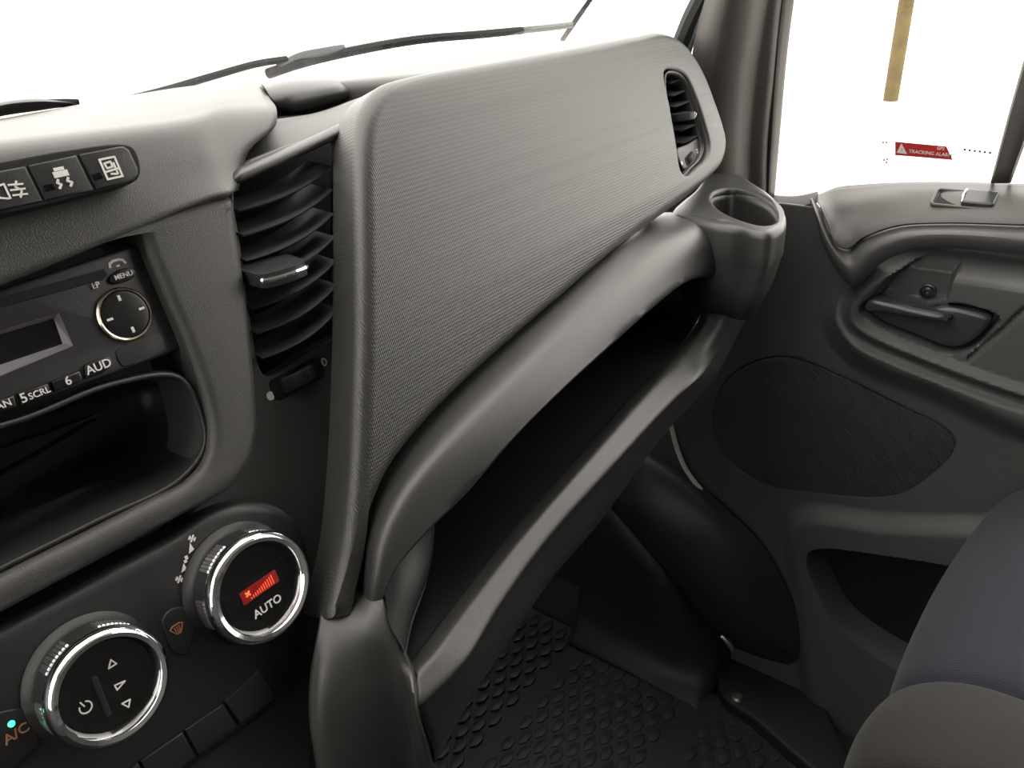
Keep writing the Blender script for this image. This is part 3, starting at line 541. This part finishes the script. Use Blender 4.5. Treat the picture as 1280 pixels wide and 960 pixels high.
# thumbwheel below the vent
w0 = [(0.2518,-0.0985)][0]; tw = S.sub(w0[0], w0[1], -.018, math.radians(2))
link('wheel_slot', *plate(tw, rrect(.0385, .0135, .004), -.006, .0006, .0004), 'black', cv)
V, F = lathe(Frame(tw.p(0, 0, -.012), tw.ex, tw.n), [(.0001, -.0045), (.0165, -.0045), (.0172, -.0035), (.0172, .0035), (.0165, .0045), (.0001, .0045)], 48)
wh = link('thumbwheel', V, F, 'wheel', cv)
V, F = [], []
for k in range(11):
    a = math.radians(90 + (k - 5) * 9); ff = Frame(tw.p(0, 0, -.012), tw.ex, tw.n).sub(.0172 * math.cos(a), .0172 * math.sin(a), 0, a)
    V, F = join((V, F), plate(Frame(ff.O, ff.ey, ff.n), [(-.0005, -.0034), (.0005, -.0034), (.0005, .0034), (-.0005, .0034)], -.001, .0007, .0002, seg=1))
link('wheel_ridges', V, F, 'wheel', wh)
q = [(0.2733,-0.0965),(0.2308,-0.1007)]
link('open_mark', *strokes(S.sub(*q[0], -.018), [[(.0016 * math.cos(t), .0022 * math.sin(t)) for t in [math.pi * k / 8 for k in range(17)]]], .0006), 'white', cv)
link('closed_mark', *plate(S.sub(*q[1], -.018), circle(.0026, 20), 0, .0004, .0001, seg=1), 'white', cv)

# ================================================================== SIDE VENT
sv = thing('air_vent', 'small slatted air vent with thumb tab at the door end of the lid', 'air vent', tuple(G.p(.73, -.0, -.02)), 'air vents of the dashboard')
hs = -.010
HF = G.sub(0, 0, hs)
inner = closed([(0.7025,0.0413),(0.7222,0.0413),(0.7375,0.0328),(0.7427,0.0124),(0.7429,-0.0108),(0.7407,-0.0324),(0.7272,-0.0424),(0.7047,-0.0473),(0.6804,-0.0507),(0.6762,-0.0356),(0.6809,-0.0142),(0.6895,0.0138)], 5)
ring0 = [G.p(p[0], p[1], -.005) for p in inner]; ic = (sum(p[0] for p in inner) / len(inner), sum(p[1] for p in inner) / len(inner))
ring1 = [G.p(ic[0] + (p[0] - ic[0]) * .97, ic[1] + (p[1] - ic[1]) * .97, -.009) for p in inner]; ring2 = [G.p(ic[0] + (p[0] - ic[0]) * .96, ic[1] + (p[1] - ic[1]) * .97, -.055) for p in inner]
n = len(inner)
link('vent_bezel', ring0 + ring1 + ring2, [(r * n + k, r * n + (k + 1) % n, (r + 1) * n + (k + 1) % n, (r + 1) * n + k) for r in (0, 1) for k in range(n)], 'soft', sv, solid=.001)
link('vent_duct', *plate(G, [(p[0], p[1]) for p in inner], -.06, -.05, .001), 'black', sv)
Ls = [(0.7181,0.033),(0.7161,0.0212),(0.7149,0.0108),(0.7152,0),(0.7116,-0.0117),(0.7115,-0.0233)]
Rs = [(0.7594,0.0365),(0.7654,0.0256),(0.7676,0.0142),(0.7677,0.0022),(0.7704,-0.0086),(0.7696,-0.0191)]
for L, R in zip(Ls, Rs): slat(HF, L, R, .0008, .026, .010, .0014, sv, bow=.002)
q = [(0.7162,-0.0015)][0]
TF = Frame(G.p(q[0], q[1], 0), G.ex, (G.n + G.ey * -.25).normalized())
tab = link('adjuster_tab', *plate(TF, closed([(-.010, -.02), (.010, -.02), (.011, -.006), (.008, .002), (.002, .004), (-.007, .0), (-.0105, -.006)], 4), -.0035, .0035, .0015), 'handle', sv)
link('arrow_mark', *strokes(Frame(TF.p(.004, .0045, -.001), TF.ex, -TF.n), [[(-.002, .0015), (.002, .0), (-.001, -.002)]], .0008), 'white', tab)
pl = closed([(0.6922,-0.0271),(0.717,-0.0255),(0.7462,-0.0244),(0.7468,-0.0325),(0.7378,-0.0412),(0.719,-0.0454),(0.6959,-0.0462)], 3)
link('wheel_plate', *plate(G, pl, -.03, -.009, .002), 'soft', sv)
q = [(0.7125,-0.0387),(0.7306,-0.0351),(0.6947,-0.0398)]
ws = G.sub(q[0][0], q[0][1], -.009, math.radians(14))
link('wheel_slot', *plate(ws, rrect(.020, .0085, .003), -.003, .0005, .0003), 'black', sv)
link('thumbwheel', *lathe(Frame(ws.p(0, 0, -.006), ws.ex, ws.n), [(.0001, -.003), (.009, -.003), (.0094, -.002), (.0094, .002), (.009, .003), (.0001, .003)], 32), 'rubber', sv)
link('open_mark', *strokes(G.sub(*q[1], -.009), [[(.0014 * math.cos(t), .002 * math.sin(t)) for t in [math.pi * k / 6 for k in range(13)]]], .0007), 'white', sv)
link('closed_mark', *plate(G.sub(*q[2], -.009), circle(.0018, 16), 0, .0005, .0001, seg=1), 'white', sv)

# ================================================================== DOOR
door = thing('passenger_door', 'dark grey passenger door lining with speaker, handle and pocket', 'door', (.95, .1, .4))
def sdf(poly, X, Y):
    P = np.array([p[:2] for p in poly]); d = np.full(X.shape, 1e9); inside = np.zeros(X.shape, bool)
    for i in range(len(P)):
        a, b = P[i - 1], P[i]; e = b - a; wx, wy = X - a[0], Y - a[1]
        t = np.clip((wx * e[0] + wy * e[1]) / (e @ e + 1e-12), 0, 1); d = np.minimum(d, (wx - e[0] * t) ** 2 + (wy - e[1] * t) ** 2)
        if abs(b[1] - a[1]) > 1e-12:
            c = ((a[1] > Y) != (b[1] > Y)) & (X < (b[0] - a[0]) * (Y - a[1]) / (b[1] - a[1]) + a[0]); inside ^= c
    return np.where(inside, -1, 1) * np.sqrt(d)
def step(s, w): t = np.clip(.5 - s / w, 0, 1); return t * t * (3 - 2 * t)
a0, a1, b0, b1 = -.52, .22, -.0, .757
na, nb = 330, 350
A, B = np.meshgrid(np.linspace(a0, a1, na), np.linspace(b0, b1, nb), indexing='ij')
spk = closed([(-0.359,0.438),(-0.3503,0.5064),(-0.3155,0.5471),(-0.2711,0.567),(-0.1973,0.5553),(-0.1408,0.5387),(-0.0871,0.523),(-0.073,0.5052),(-0.0888,0.4624),(-0.1238,0.417),(-0.203,0.3891),(-0.2882,0.3752),(-0.3387,0.4019)], 4)
arm = closed([(-0.208,0.6842),(-0.1813,0.718),(-0.1531,0.7397),(0.0177,0.7638),(0.0686,0.5587),(-0.011,0.547),(-0.0913,0.5674),(-0.16,0.5811),(-0.1972,0.5952),(-0.2207,0.6354)], 4)
bez = closed([(-0.1999,0.6471),(-0.1955,0.67),(-0.1805,0.6931),(-0.1569,0.7159),(-0.1367,0.7243),(0.0248,0.7366),(0.0597,0.5959),(-0.0064,0.5948),(-0.0744,0.6044),(-0.1356,0.6169),(-0.1765,0.6278),(-0.1923,0.6361)], 4)
rec = closed([(-0.1748,0.6664),(-0.1738,0.6759),(-0.164,0.696),(-0.146,0.7115),(-0.1242,0.7177),(-0.1088,0.7185),(-0.1107,0.7053),(-0.1127,0.6874),(-0.1136,0.6676),(-0.1468,0.6645)], 4)
hop = closed([(-0.1883,0.6562),(-0.1821,0.6706),(-0.1639,0.6704),(-0.1318,0.6694),(-0.1073,0.6787),(-0.0666,0.6763),(-0.0604,0.6706),(-0.0652,0.6554),(-0.0792,0.6331),(-0.0961,0.6263),(-0.1236,0.6312),(-0.1715,0.6453)], 4)
cut = closed([(-0.0788,0.623),(-0.0558,0.6619),(-0.0397,0.6911),(0.0176,0.7657),(0.0194,0.7585),(-0.0375,0.6873),(-0.0536,0.658),(-0.0761,0.6209)], 2)
poc = closed([(-0.2072,0.2899),(-0.1934,0.307),(-0.1165,0.3308),(-0.0377,0.3493),(0.0408,0.3672),(0.0755,0.2096),(-0.0211,0.1628),(-0.0979,0.1693),(-0.1514,0.1923),(-0.1838,0.2336)], 4)
ledge = closed([(-0.2384,0.3241),(-0.2201,0.3516),(-0.1329,0.3744),(0.1,0.4285),(0.1842,0.0894),(-0.1082,-0.0764),(-0.1827,0.0453),(-0.2114,0.1872)], 4)
H = np.zeros(A.shape)
H += .012 * step(sdf(spk, A, B) + .004, .004) * 0 - .003 * step(sdf(spk, A, B) - .001, .003) + .0022 * step(sdf(spk, A, B) + .003, .003)
H += .030 * step(sdf(arm, A, B), .045)
db = sdf(bez, A, B)
H -= .007 * step(np.abs(db - .010) - .006, .008)
H += .003 * step(np.abs(db + .003) - .003, .006)
H -= .004 * step(db + .010, .004)
H -= .005 * step(sdf(cut, A, B), .003)
sr = step(sdf(rec, A, B) - .002, .006); H = H * (1 - sr) - .004 * sr
sr = step(sdf(hop, A, B) - .0005, .004); H = H * (1 - sr) + .002 * sr
H += .014 * step(sdf(ledge, A, B), .03)
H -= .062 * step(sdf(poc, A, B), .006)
wt_ = step(-(B - .712), .02) * step(-(A + .236), .012); H = H * (1 - wt_) - .026 * wt_
V = [(.90 - H[i, j], -A[i, j], B[i, j]) for i in range(na) for j in range(nb)]
wpoly = [(-0.3137,0.764),(-0.2793,0.7631),(-0.2465,0.7827),(0.003,0.8196),(-0.074,1.1297),(-0.4073,1.183)]
F = [(i * nb + j, i * nb + j + 1, (i + 1) * nb + j + 1, (i + 1) * nb + j) for i in range(na - 1) for j in range(nb - 1) ]
link('door_lining', V, F, 'door', door, solid=.003)
link('pocket_shade', *plate(Frame((.942, 0, 0), (0, -1, 0), (0, 0, 1)), [(p[0] * 1.0, p[1]) for p in poc], -.003, .004, .001), 'black', door)  # black sheet stands for the shade inside the pocket
link('speaker_grille', *plate(D, spk, -.004, .002, .0015), 'grille', door)
co = [(0.925,0.2679,0.7651),(0.925,0.2612,0.7686),(0.925,0.2512,0.7741),(0.925,0.2395,0.778),(0.925,0.2277,0.7801),(0.925,0.2113,0.783),(0.925,0.188,0.7865),(0.925,0.1449,0.7915),(0.925,0.0568,0.7976)]
cm = [(0.918,0.2664,0.7641),(0.902,0.2524,0.7638),(0.893,0.239,0.7621),(0.886,0.2266,0.7616),(0.884,0.2155,0.7634),(0.888,0.2034,0.7691),(0.893,0.1788,0.7775),(0.893,0.1371,0.7836),(0.893,0.0517,0.7905)]
ci = [(0.915,0.2669,0.7611),(0.885,0.2499,0.7591),(0.868,0.235,0.7448),(0.862,0.2226,0.7294),(0.862,0.2107,0.7276),(0.864,0.1983,0.7402),(0.866,0.1689,0.7565),(0.866,0.1284,0.765),(0.866,0.045,0.7734)]
cj = [(p[0] + .008, p[1], p[2] - .003) for p in ci]
link('door_cap', *grid([co, cm, ci, cj], 6, 8), 'doorcap', door, solid=.003)
bo = [(p[0] + .008, p[1] + (.002 if i < 4 else 0), p[2] - .0035) for i, p in enumerate(ci)]
bm_ = [(0.91,0.2702,0.7646),(0.876,0.2529,0.7574),(0.862,0.2365,0.7381),(0.855,0.2202,0.721),(0.852,0.2021,0.7104),(0.852,0.1856,0.7306),(0.853,0.1605,0.7476),(0.853,0.1244,0.7567),(0.853,0.0412,0.7628)]
bl = [(0.915,0.2732,0.7604),(0.884,0.2567,0.7532),(0.87,0.2414,0.7299),(0.864,0.2234,0.7051),(0.86,0.1995,0.6884),(0.86,0.1782,0.7154),(0.86,0.1557,0.732),(0.86,0.123,0.7419),(0.86,0.0382,0.7458)]
bk = [(p[0] + .015, p[1], p[2] - .004) for p in bl]
link('armrest_band', *grid([bo, bm_, bl, bk], 6, 8), 'door', door, solid=.002)
# window switch let into the cap
o_ = Vector([(0.893,0.1135,0.7821)][0]); a_ = Vector([(0.922,0.1202,0.7904)][0]); b_ = Vector([(0.868,0.1068,0.7697)][0])
WF = Frame(o_, (0, -1, 0), (a_ - b_)); WF.ey = (WF.ey - WF.ex * WF.ey.dot(WF.ex)).normalized(); WF.n = WF.ex.cross(WF.ey)
link('switch_bezel', *plate(WF, rrect(.060, .030, .005), -.004, .003, .0015, [rrect(.054, .024, .003)]), 'doorcap', door)
link('switch_well', *plate(WF.sub(-.013, 0, .001), rrect(.026, .0235, .002), -.01, .0005, .0003), 'black', door)
wsb = label(link('window_switch', *plate(WF.sub(.012, 0, .002, 0), rrect(.029, .0235, .003), -.004, .005, .002), 'handle', door), 'grey rocker switch with a white window symbol')
label(link('switch_rim', *tube([WF.p(-.002, -.011, .006), WF.p(-.0025, 0, .0075), WF.p(-.002, .011, .006)], .0012, 8), 'chrome', wsb), 'bright rim')
link('window_symbol', *strokes(WF.sub(.013, 0, .005), [rrect(.008, .008, .001, 2) + [(.004, .003)], [(-.004, 0), (.004, 0)]], .0009), 'white', wsb)
# inner handle in its recess
HD = Frame((.893, 0, 0), (0, -1, 0), (0, 0, 1))
ho = closed([(-0.1861,0.6584),(-0.1807,0.6671),(-0.1642,0.6675),(-0.1319,0.6665),(-0.1074,0.6759),(-0.085,0.6759),(-0.0685,0.6731),(-0.0656,0.6693),(-0.0705,0.654),(-0.0821,0.6377),(-0.0975,0.6304),(-0.1249,0.6354),(-0.1727,0.6478)], 5)
hd = link('door_handle', *plate(HD, ho, .004, .018, .006, seg=5), 'handle', door)
hl = closed([(-0.1854,0.6623),(-0.1802,0.6727),(-0.1615,0.6735),(-0.1349,0.6714),(-0.1155,0.6708),(-0.1,0.6685),(-0.1081,0.6633),(-0.1215,0.6614),(-0.145,0.6611),(-0.1693,0.6608),(-0.1806,0.6585)], 4)
link('finger_lever', *plate(HD, hl, .012, .030, .005, seg=5), 'handle', hd)
q = [(-0.1319,0.6797)][0]
sf = Frame((.904, 0, 0), (0, -1, 0), (0, 0, 1)).sub(*q)
link('screw', *lathe(sf, [(.0085, -.002), (.0085, .004), (.0068, .0045), (.0062, .001), (.0052, .001), (.005, .0042), (.003, .005), (.0026, .0035), (.0001, .003)], 28), 'handle', door)
# glass and frame of the door window
link('window_pane', *box((.930, -.56, .70), (.934, .40, 1.62)), 'glass', door)
fr_o = [(0.93,0.319,0.7538),(0.93,0.32,0.817),(0.93,0.3213,0.9198),(0.93,0.3182,1.0123),(0.93,0.3175,1.1906)]
fr_i = [(0.925,0.3326,0.7516),(0.925,0.3352,0.8169),(0.925,0.3383,0.9202),(0.925,0.3385,1.0135),(0.925,0.3426,1.1941)]
fr_m = [(0.912,0.3201,0.754),(0.912,0.323,0.82),(0.912,0.3264,0.9213),(0.912,0.3253,1.0129),(0.912,0.3248,1.1892)]
link('window_frame', *grid([fr_o, fr_m, fr_i], 4, 5), 'pillar', door, solid=.004)
link('sill_seal', *grid([[(0.932,0.326,0.7574),(0.932,0.2991,0.7584),(0.932,0.281,0.7631),(0.932,0.2704,0.767)], [(0.915,0.3214,0.756),(0.915,0.2929,0.7563),(0.915,0.2767,0.76),(0.915,0.2665,0.7648)], [(0.902,0.3181,0.7528),(0.902,0.2881,0.7534),(0.902,0.2729,0.757),(0.902,0.2635,0.7608)]], 4, 5), 'rubber', door, solid=.004)
dv = [[(0.925,0.0984,0.7952),(0.925,0.0965,0.8634),(0.925,0.0941,0.9207),(0.925,0.0901,1.0299),(0.925,0.087,1.1351)], [(0.905,0.0955,0.7989),(0.905,0.0931,0.8664),(0.905,0.0902,0.9224),(0.905,0.0853,1.029),(0.905,0.0824,1.1317)],
      [(0.905,0.0819,0.8002),(0.905,0.075,0.8672),(0.905,0.071,0.9225),(0.905,0.0669,1.0275),(0.905,0.0665,1.1292)], [(0.925,0.0812,0.7968),(0.925,0.0741,0.8644),(0.925,0.0701,0.9208),(0.925,0.0655,1.0279),(0.925,0.0642,1.1314)]]
link('window_divider', *grid(dv, 4, 5), 'pillar', door, solid=.003)
sk = label(link('front_edge_seal', *tube(spline([(0.893,0.4358,0.4634),(0.893,0.4217,0.4285),(0.893,0.4099,0.3923),(0.893,0.3931,0.3599),(0.893,0.3692,0.3354),(0.897,0.3553,0.3215)], 5), .0035, 8), 'edge_white', door), 'front edge of the door, its lit highlight coloured white')
# sticker on the door glass
SF = Frame((.9295, 0, 0), (0, -1, 0), (0, 0, 1))
st = thing('warning_sticker', 'red sticker lettered GPS TRACKING ALARM on the door window', 'sticker', (.9295, .2, .84))
so = [(-0.1958,0.8281),(-0.1461,0.8266),(-0.1377,0.8135),(-0.1935,0.8141)]
link('sticker_film', *plate(SF, so, .0000, .0004, .0001, seg=1), 'stickerred', st)
u = Vector(so[1]) - Vector(so[0]); an = math.atan2(u.y, u.x)
wt = [(-0.1924,0.8167),(-0.1893,0.8269),(-0.1819,0.8162)]
link('warning_triangle', *plate(SF, wt, .0003, .0007, .0001, seg=1), 'stickerwhite', st)
q = [(-0.1877,0.8199),(-0.1598,0.8187),(-0.1509,0.8241)]
text('exclamation_mark', '!', SF.sub(*q[0], .0008, an), .004, 'stickerred', st)
text('sticker_lettering', 'TRACKING ALARM', SF.sub(*q[1], .0006, an), .0049, 'stickerwhite', st)
text('sticker_lettering', 'GPS', SF.sub(*q[2], .0006, an), .0042, 'stickerwhite', st)
gm_ = thing('glass_marking', 'faint row of small grey marks on the door glass right of the red sticker', 'marking', (.9295, .14, .84), 'prints on the door glass')
V, F = [], []
for k in range(6):
    q = [(-0.1288,0.8246)][0]; V, F = join((V, F), plate(SF, rrect(.0022, .0022, .0004, 2, q[0] + .0046 * k, q[1] - .0003 * k), 0, .0003, .0001, seg=1))
link('printed_marks', V, F, 'handle', gm_)
gn = thing('glass_marking', 'small pale red print on the door glass left of the red sticker', 'marking', (.9295, .21, .83), 'prints on the door glass')
V, F = [], []
for q in [(-0.2076,0.8265),(-0.2044,0.8267),(-0.2039,0.8082),(-0.2008,0.8093),(-0.2011,0.8058)]: V, F = join((V, F), plate(SF, rrect(.002, .002, .0004, 2, q[0], q[1]), 0, .0003, .0001, seg=1))
link('printed_marks', V, F, 'amber', gn)

# A pillar trim and windscreen seal
pr_ = [[(0.86,0.4002,0.7101),(0.86,0.3995,0.8238),(0.86,0.3997,0.8928),(0.86,0.3982,0.9296),(0.86,0.3881,0.9723),(0.86,0.3728,1.0159),(0.86,0.3249,1.1412)],
       [(0.845,0.358,0.7202),(0.845,0.3676,0.8285),(0.845,0.3714,0.8952),(0.845,0.3686,0.9308),(0.845,0.3603,0.9722),(0.845,0.3495,1.0147),(0.845,0.3119,1.1377)],
       [(0.865,0.3417,0.7171),(0.865,0.3507,0.8262),(0.865,0.3518,0.8934),(0.865,0.3495,0.9292),(0.865,0.3445,0.9709),(0.865,0.3385,1.0139),(0.865,0.3119,1.1399)],
       [(0.895,0.3357,0.7098),(0.895,0.3438,0.8215),(0.895,0.3437,0.8902),(0.895,0.3418,0.9267),(0.895,0.339,0.9694),(0.895,0.335,1.0135),(0.895,0.3166,1.1439)],
       [(0.905,0.3227,0.7089),(0.905,0.3307,0.8206),(0.905,0.3312,0.8893),(0.905,0.3314,0.9259),(0.905,0.3306,0.9687),(0.905,0.3278,1.013),(0.905,0.3148,1.1447)], [(0.94,0.3231,0.6994),(0.94,0.333,0.8144),(0.94,0.3338,0.8853),(0.94,0.3342,0.923),(0.94,0.3336,0.9672),(0.94,0.331,1.013),(0.94,0.3191,1.1492)]]
struct('trim_1', grid(pr_, 5, 6), 'pillar', solid=.003)
struct('trim_2', tube(spline([(0.875,0.4375,0.8902),(0.875,0.4241,0.9226),(0.875,0.4114,0.9526),(0.875,0.3948,0.9834),(0.875,0.3638,1.0366)], 5), .012, 10), 'rubber')
struct('trim_3', tube(spline([(0.868,0.412,0.9067),(0.868,0.4074,0.9265),(0.868,0.3995,0.9505),(0.868,0.3867,0.978),(0.868,0.36,1.0258)], 5), .0022, 8), 'wipergrey')

# ================================================================== FLOOR
ar = [[(0.93,0.5315,0.3908),(0.9,0.4064,0.3554),(0.895,0.3336,0.32),(0.895,0.2708,0.276),(0.897,0.2308,0.2168),(0.9,0.2007,0.1549),(0.905,0.197,0.1105)],
      [(0.89,0.5221,0.3779),(0.878,0.4106,0.351),(0.872,0.3376,0.3146),(0.872,0.275,0.2572),(0.878,0.2339,0.1926),(0.89,0.2034,0.1291),(0.898,0.1984,0.103)],
      [(0.87,0.5171,0.3473),(0.855,0.418,0.321),(0.85,0.3505,0.2768),(0.853,0.2898,0.2203),(0.864,0.2472,0.1587),(0.882,0.2136,0.1111),(0.893,0.2029,0.0966)],
      [(0.865,0.5282,0.3096),(0.845,0.4471,0.2941),(0.84,0.3774,0.2424),(0.846,0.3197,0.1773),(0.876,0.2833,0.105),(0.89,0.2374,0.0837),(0.896,0.2096,0.0836)],
      [(0.865,0.5355,0.2889),(0.85,0.4696,0.264),(0.845,0.3978,0.2083),(0.864,0.344,0.1332),(0.884,0.3089,0.0805),(0.893,0.2557,0.0703),(0.898,0.2153,0.0751)]]
wa = link('wheel_arch_cover', *grid(ar, 6, 6), 'smooth', None, solid=.003); label(wa, 'rounded black moulded cover over the wheel arch beside the door', 'cover')
sp_ = thing('sill_plate', 'black sill plate with one steel screw between mat and seat', 'sill plate', (.8, .25, .02))
so = closed([(p[0], p[1]) for p in [(0.9227,0.3193,0.035),(0.9237,0.2642,0.035),(0.9615,0.2144,0.035),(0.93,0.1818,0.035),(0.8723,0.1381,0.035),(0.7947,0.073,0.035),(0.7285,0.0177,0.035),(0.712,0.0412,0.035),(0.7709,0.1174,0.035),(0.7919,0.1731,0.035),(0.8156,0.2402,0.035),(0.8222,0.2761,0.035),(0.8356,0.2934,0.035)]], 4)
Z0 = Frame((0, 0, 0), (1, 0, 0), (0, 1, 0))
link('plate_body', *plate(Z0, so, .0, .035, .006), 'rubber', sp_)
q = [(0.8347,0.264,0.036)][0]
label(link('screw', *lathe(Z0.sub(q[0], q[1], .034), [(.009, 0), (.009, .002), (.0065, .004), (.003, .0042), (.0025, .0025), (.0001, .0025)], 24), 'steel', sp_), 'round steel screw')
cp = link('sill_clip', *tube([(0.868,0.3091,0.1069),(0.868,0.2971,0.099),(0.868,0.2886,0.0875)], [.004, .006, .004], 8), 'steel', None); label(cp, 'small metal clip at the corner of the wheel arch cover', 'clip')
mt = thing('floor_mat', 'black rubber floor mat with raised hexagon treads in the footwell', 'floor mat', (.6, .45, .01))
mrows = []
for y, z in ((-.35, .012), (.1, .012), (.45, .012), (.66, .013), (.71, .04), (.745, .12), (.77, .30)):
    mrows.append([(-.1, y, z), (.2, y, z), (.5, y, z), (.74, y, z), (.80, y, z), (.84, y, z + .003)])
link('mat_sheet', *grid(mrows, 6, 6), 'mat', mt, solid=.008)
ed = ar[4][:5] + [(.872, .300, .030)]
link('mat_side', *grid([[(.80, p[1] + .01, .0125) for p in ed], [(.828, p[1] + .008, .0135 + .22 * max(0, p[2] - .045)) for p in ed], [(p[0] - .002, p[1], p[2] - .004) for p in ed], [(p[0] + .02, p[1], p[2]) for p in ed]], 8, 6), 'mat', mt, solid=.003)
hexp = [(.0155, 0), (.0065, .0072), (-.0065, .0072), (-.0155, 0), (-.0065, -.0072), (.0065, -.0072)]
hv_, hf_ = plate(Z0, hexp, 0, .0020, .0008, seg=2)
base = None
for i in range(0, 20):
    for j in range(0, 24):
        x = .813 - .0222 * i; y = .65 - .028 * j - .014 * (i % 2)
        if .515 < y < .552 or .298 < y < .33 or y < .10 or (y < .3 and x < .60): continue
        if base is None:
            base = tb = link('tread', hv_, hf_, 'mat', mt); base.data.transform(Matrix.Translation(Vector((.6, .45, .01))))
        else:
            tb = base.copy(); COL.objects.link(tb); tb.parent = mt
        tb.location = (x - .6, y - .45, .0015)

# ================================================================== SEAT
seat = thing('passenger_seat', 'passenger seat cushion in blue grey cloth with a grey brown side bolster', 'seat', (.6, -.2, 0), 'front seat cushions')
def cush(x0, x1, m, nm, dz=0, e=0.012, edge=(1, 1), dy=0.0):
    rows = []
    for t, dip in ((0, e * edge[0]), (.03, e * .45 * edge[0]), (.12, 0), (.5, -.006), (.88, 0), (.97, e * .45 * edge[1]), (1, e * edge[1])):
        x = x0 + (x1 - x0) * t; f0 = .055 - .10 * max(0, (x - .45)) ** 1.3 + dy
        rows.append([(x, -.55, .49 + dz - dip), (x, -.3, .515 + dz - dip), (x, f0 - .12, .525 + dz - dip), (x, f0 - .05, .517 + dz - dip), (x, f0 - .012 - dip * .6, .487 + dz - dip), (x, f0 - dip, .44 + dz), (x, f0 - .008 - dip, .36 + dz), (x, f0 - .03 - dip, .28)])
    return link(nm, *grid(rows, 6, 6), m, seat, solid=.006)
cush(.53, .865, 'blue', 'seat_centre', .004)
label(cush(.435, .532, 'grey', 'seat_bolster', 0), 'grey brown bolster')
mid = thing('middle_seat', 'grey brown cloth middle seat cushion beside the passenger seat', 'seat', (.2, -.2, 0), 'front seat cushions')
seat_keep = seat; seat = mid
cush(.02, .43, 'grey', 'cushion', -.012, dy=-.005)
seat = seat_keep
link('seat_base', *box((.44, -.5, .012), (.86, -.04, .30)), 'smooth', seat)
link('seat_base', *box((.04, -.5, .012), (.42, -.04, .30)), 'smooth', mid)

# ================================================================== BEYOND THE GLASS
wp = thing('windscreen_wiper', 'black windscreen wiper lying along the bottom of the windscreen', 'wiper', (.5, .85, .9))
link('wiper_arm', *tube(spline([(0.4064,0.83,0.9081),(0.4832,0.83,0.9152),(0.5387,0.83,0.9218),(0.6049,0.83,0.9292),(0.6493,0.83,0.9302)], 5), [.004] * 21, 8), 'wiper', wp)
label(link('arm_connector', *grid([[(0.633,0.83,0.9264),(0.6676,0.83,0.9357),(0.71,0.83,0.9383),(0.7437,0.83,0.9393)], [(0.6341,0.825,0.9228),(0.6644,0.825,0.9288),(0.7037,0.825,0.9288),(0.741,0.825,0.9348)], [(0.6442,0.835,0.9217),(0.6741,0.835,0.9241),(0.7156,0.835,0.9248),(0.7492,0.835,0.9302)]], 4, 5), 'wipergrey', wp, solid=.004), 'blue grey connector')
V, F = tube(spline([(0.6192,0.83,0.9172),(0.6649,0.83,0.9233),(0.7417,0.83,0.929),(0.8776,0.83,0.9335),(1.0206,0.83,0.9301),(1.1285,0.83,0.9281)], 6), .006, 8)
link('wiper_blade', V, F, 'wiper', wp)
label(link('blade_tip', *tube(spline([(1.1285,0.83,0.9281),(1.2165,0.83,0.9269),(1.2767,0.83,0.9267)], 4), .0055, 8), 'wipergrey', wp), 'pale green grey tip')
an_ = link('antenna', *tube([(1.323,0.88,0.8986),(1.3759,0.88,0.9332),(1.4246,0.88,0.9636),(1.5789,0.88,1.0613)], .005, 8), 'wiper', None); label(an_, 'thin black rod slanting up outside the windscreen', 'antenna')
link('instrument_hood', *grid([[(0.1923,0.6,0.9405),(0.2324,0.6,0.9466),(0.2553,0.6,0.9457),(0.2732,0.6,0.9417),(0.2833,0.6,0.9377)], [(0.1846,0.58,0.9389),(0.2237,0.58,0.9456),(0.246,0.58,0.9451),(0.2636,0.58,0.9422),(0.2737,0.58,0.9393)], [(0.1844,0.585,0.933),(0.2235,0.585,0.9386),(0.2463,0.585,0.9388),(0.265,0.585,0.9387),(0.2758,0.585,0.9377)]], 4, 6), 'smooth', dash, solid=.004)
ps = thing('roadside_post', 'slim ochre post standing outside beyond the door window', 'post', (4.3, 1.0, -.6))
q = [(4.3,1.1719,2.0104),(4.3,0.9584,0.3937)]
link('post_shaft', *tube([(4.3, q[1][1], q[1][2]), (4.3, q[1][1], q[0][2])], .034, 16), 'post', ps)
link('post_glare_end', *tube([(4.3, q[1][1], -.6), (4.3, q[1][1], q[1][2])], .034, 16), 'white', ps)  # white stands for the glare that swallows the post's lower end
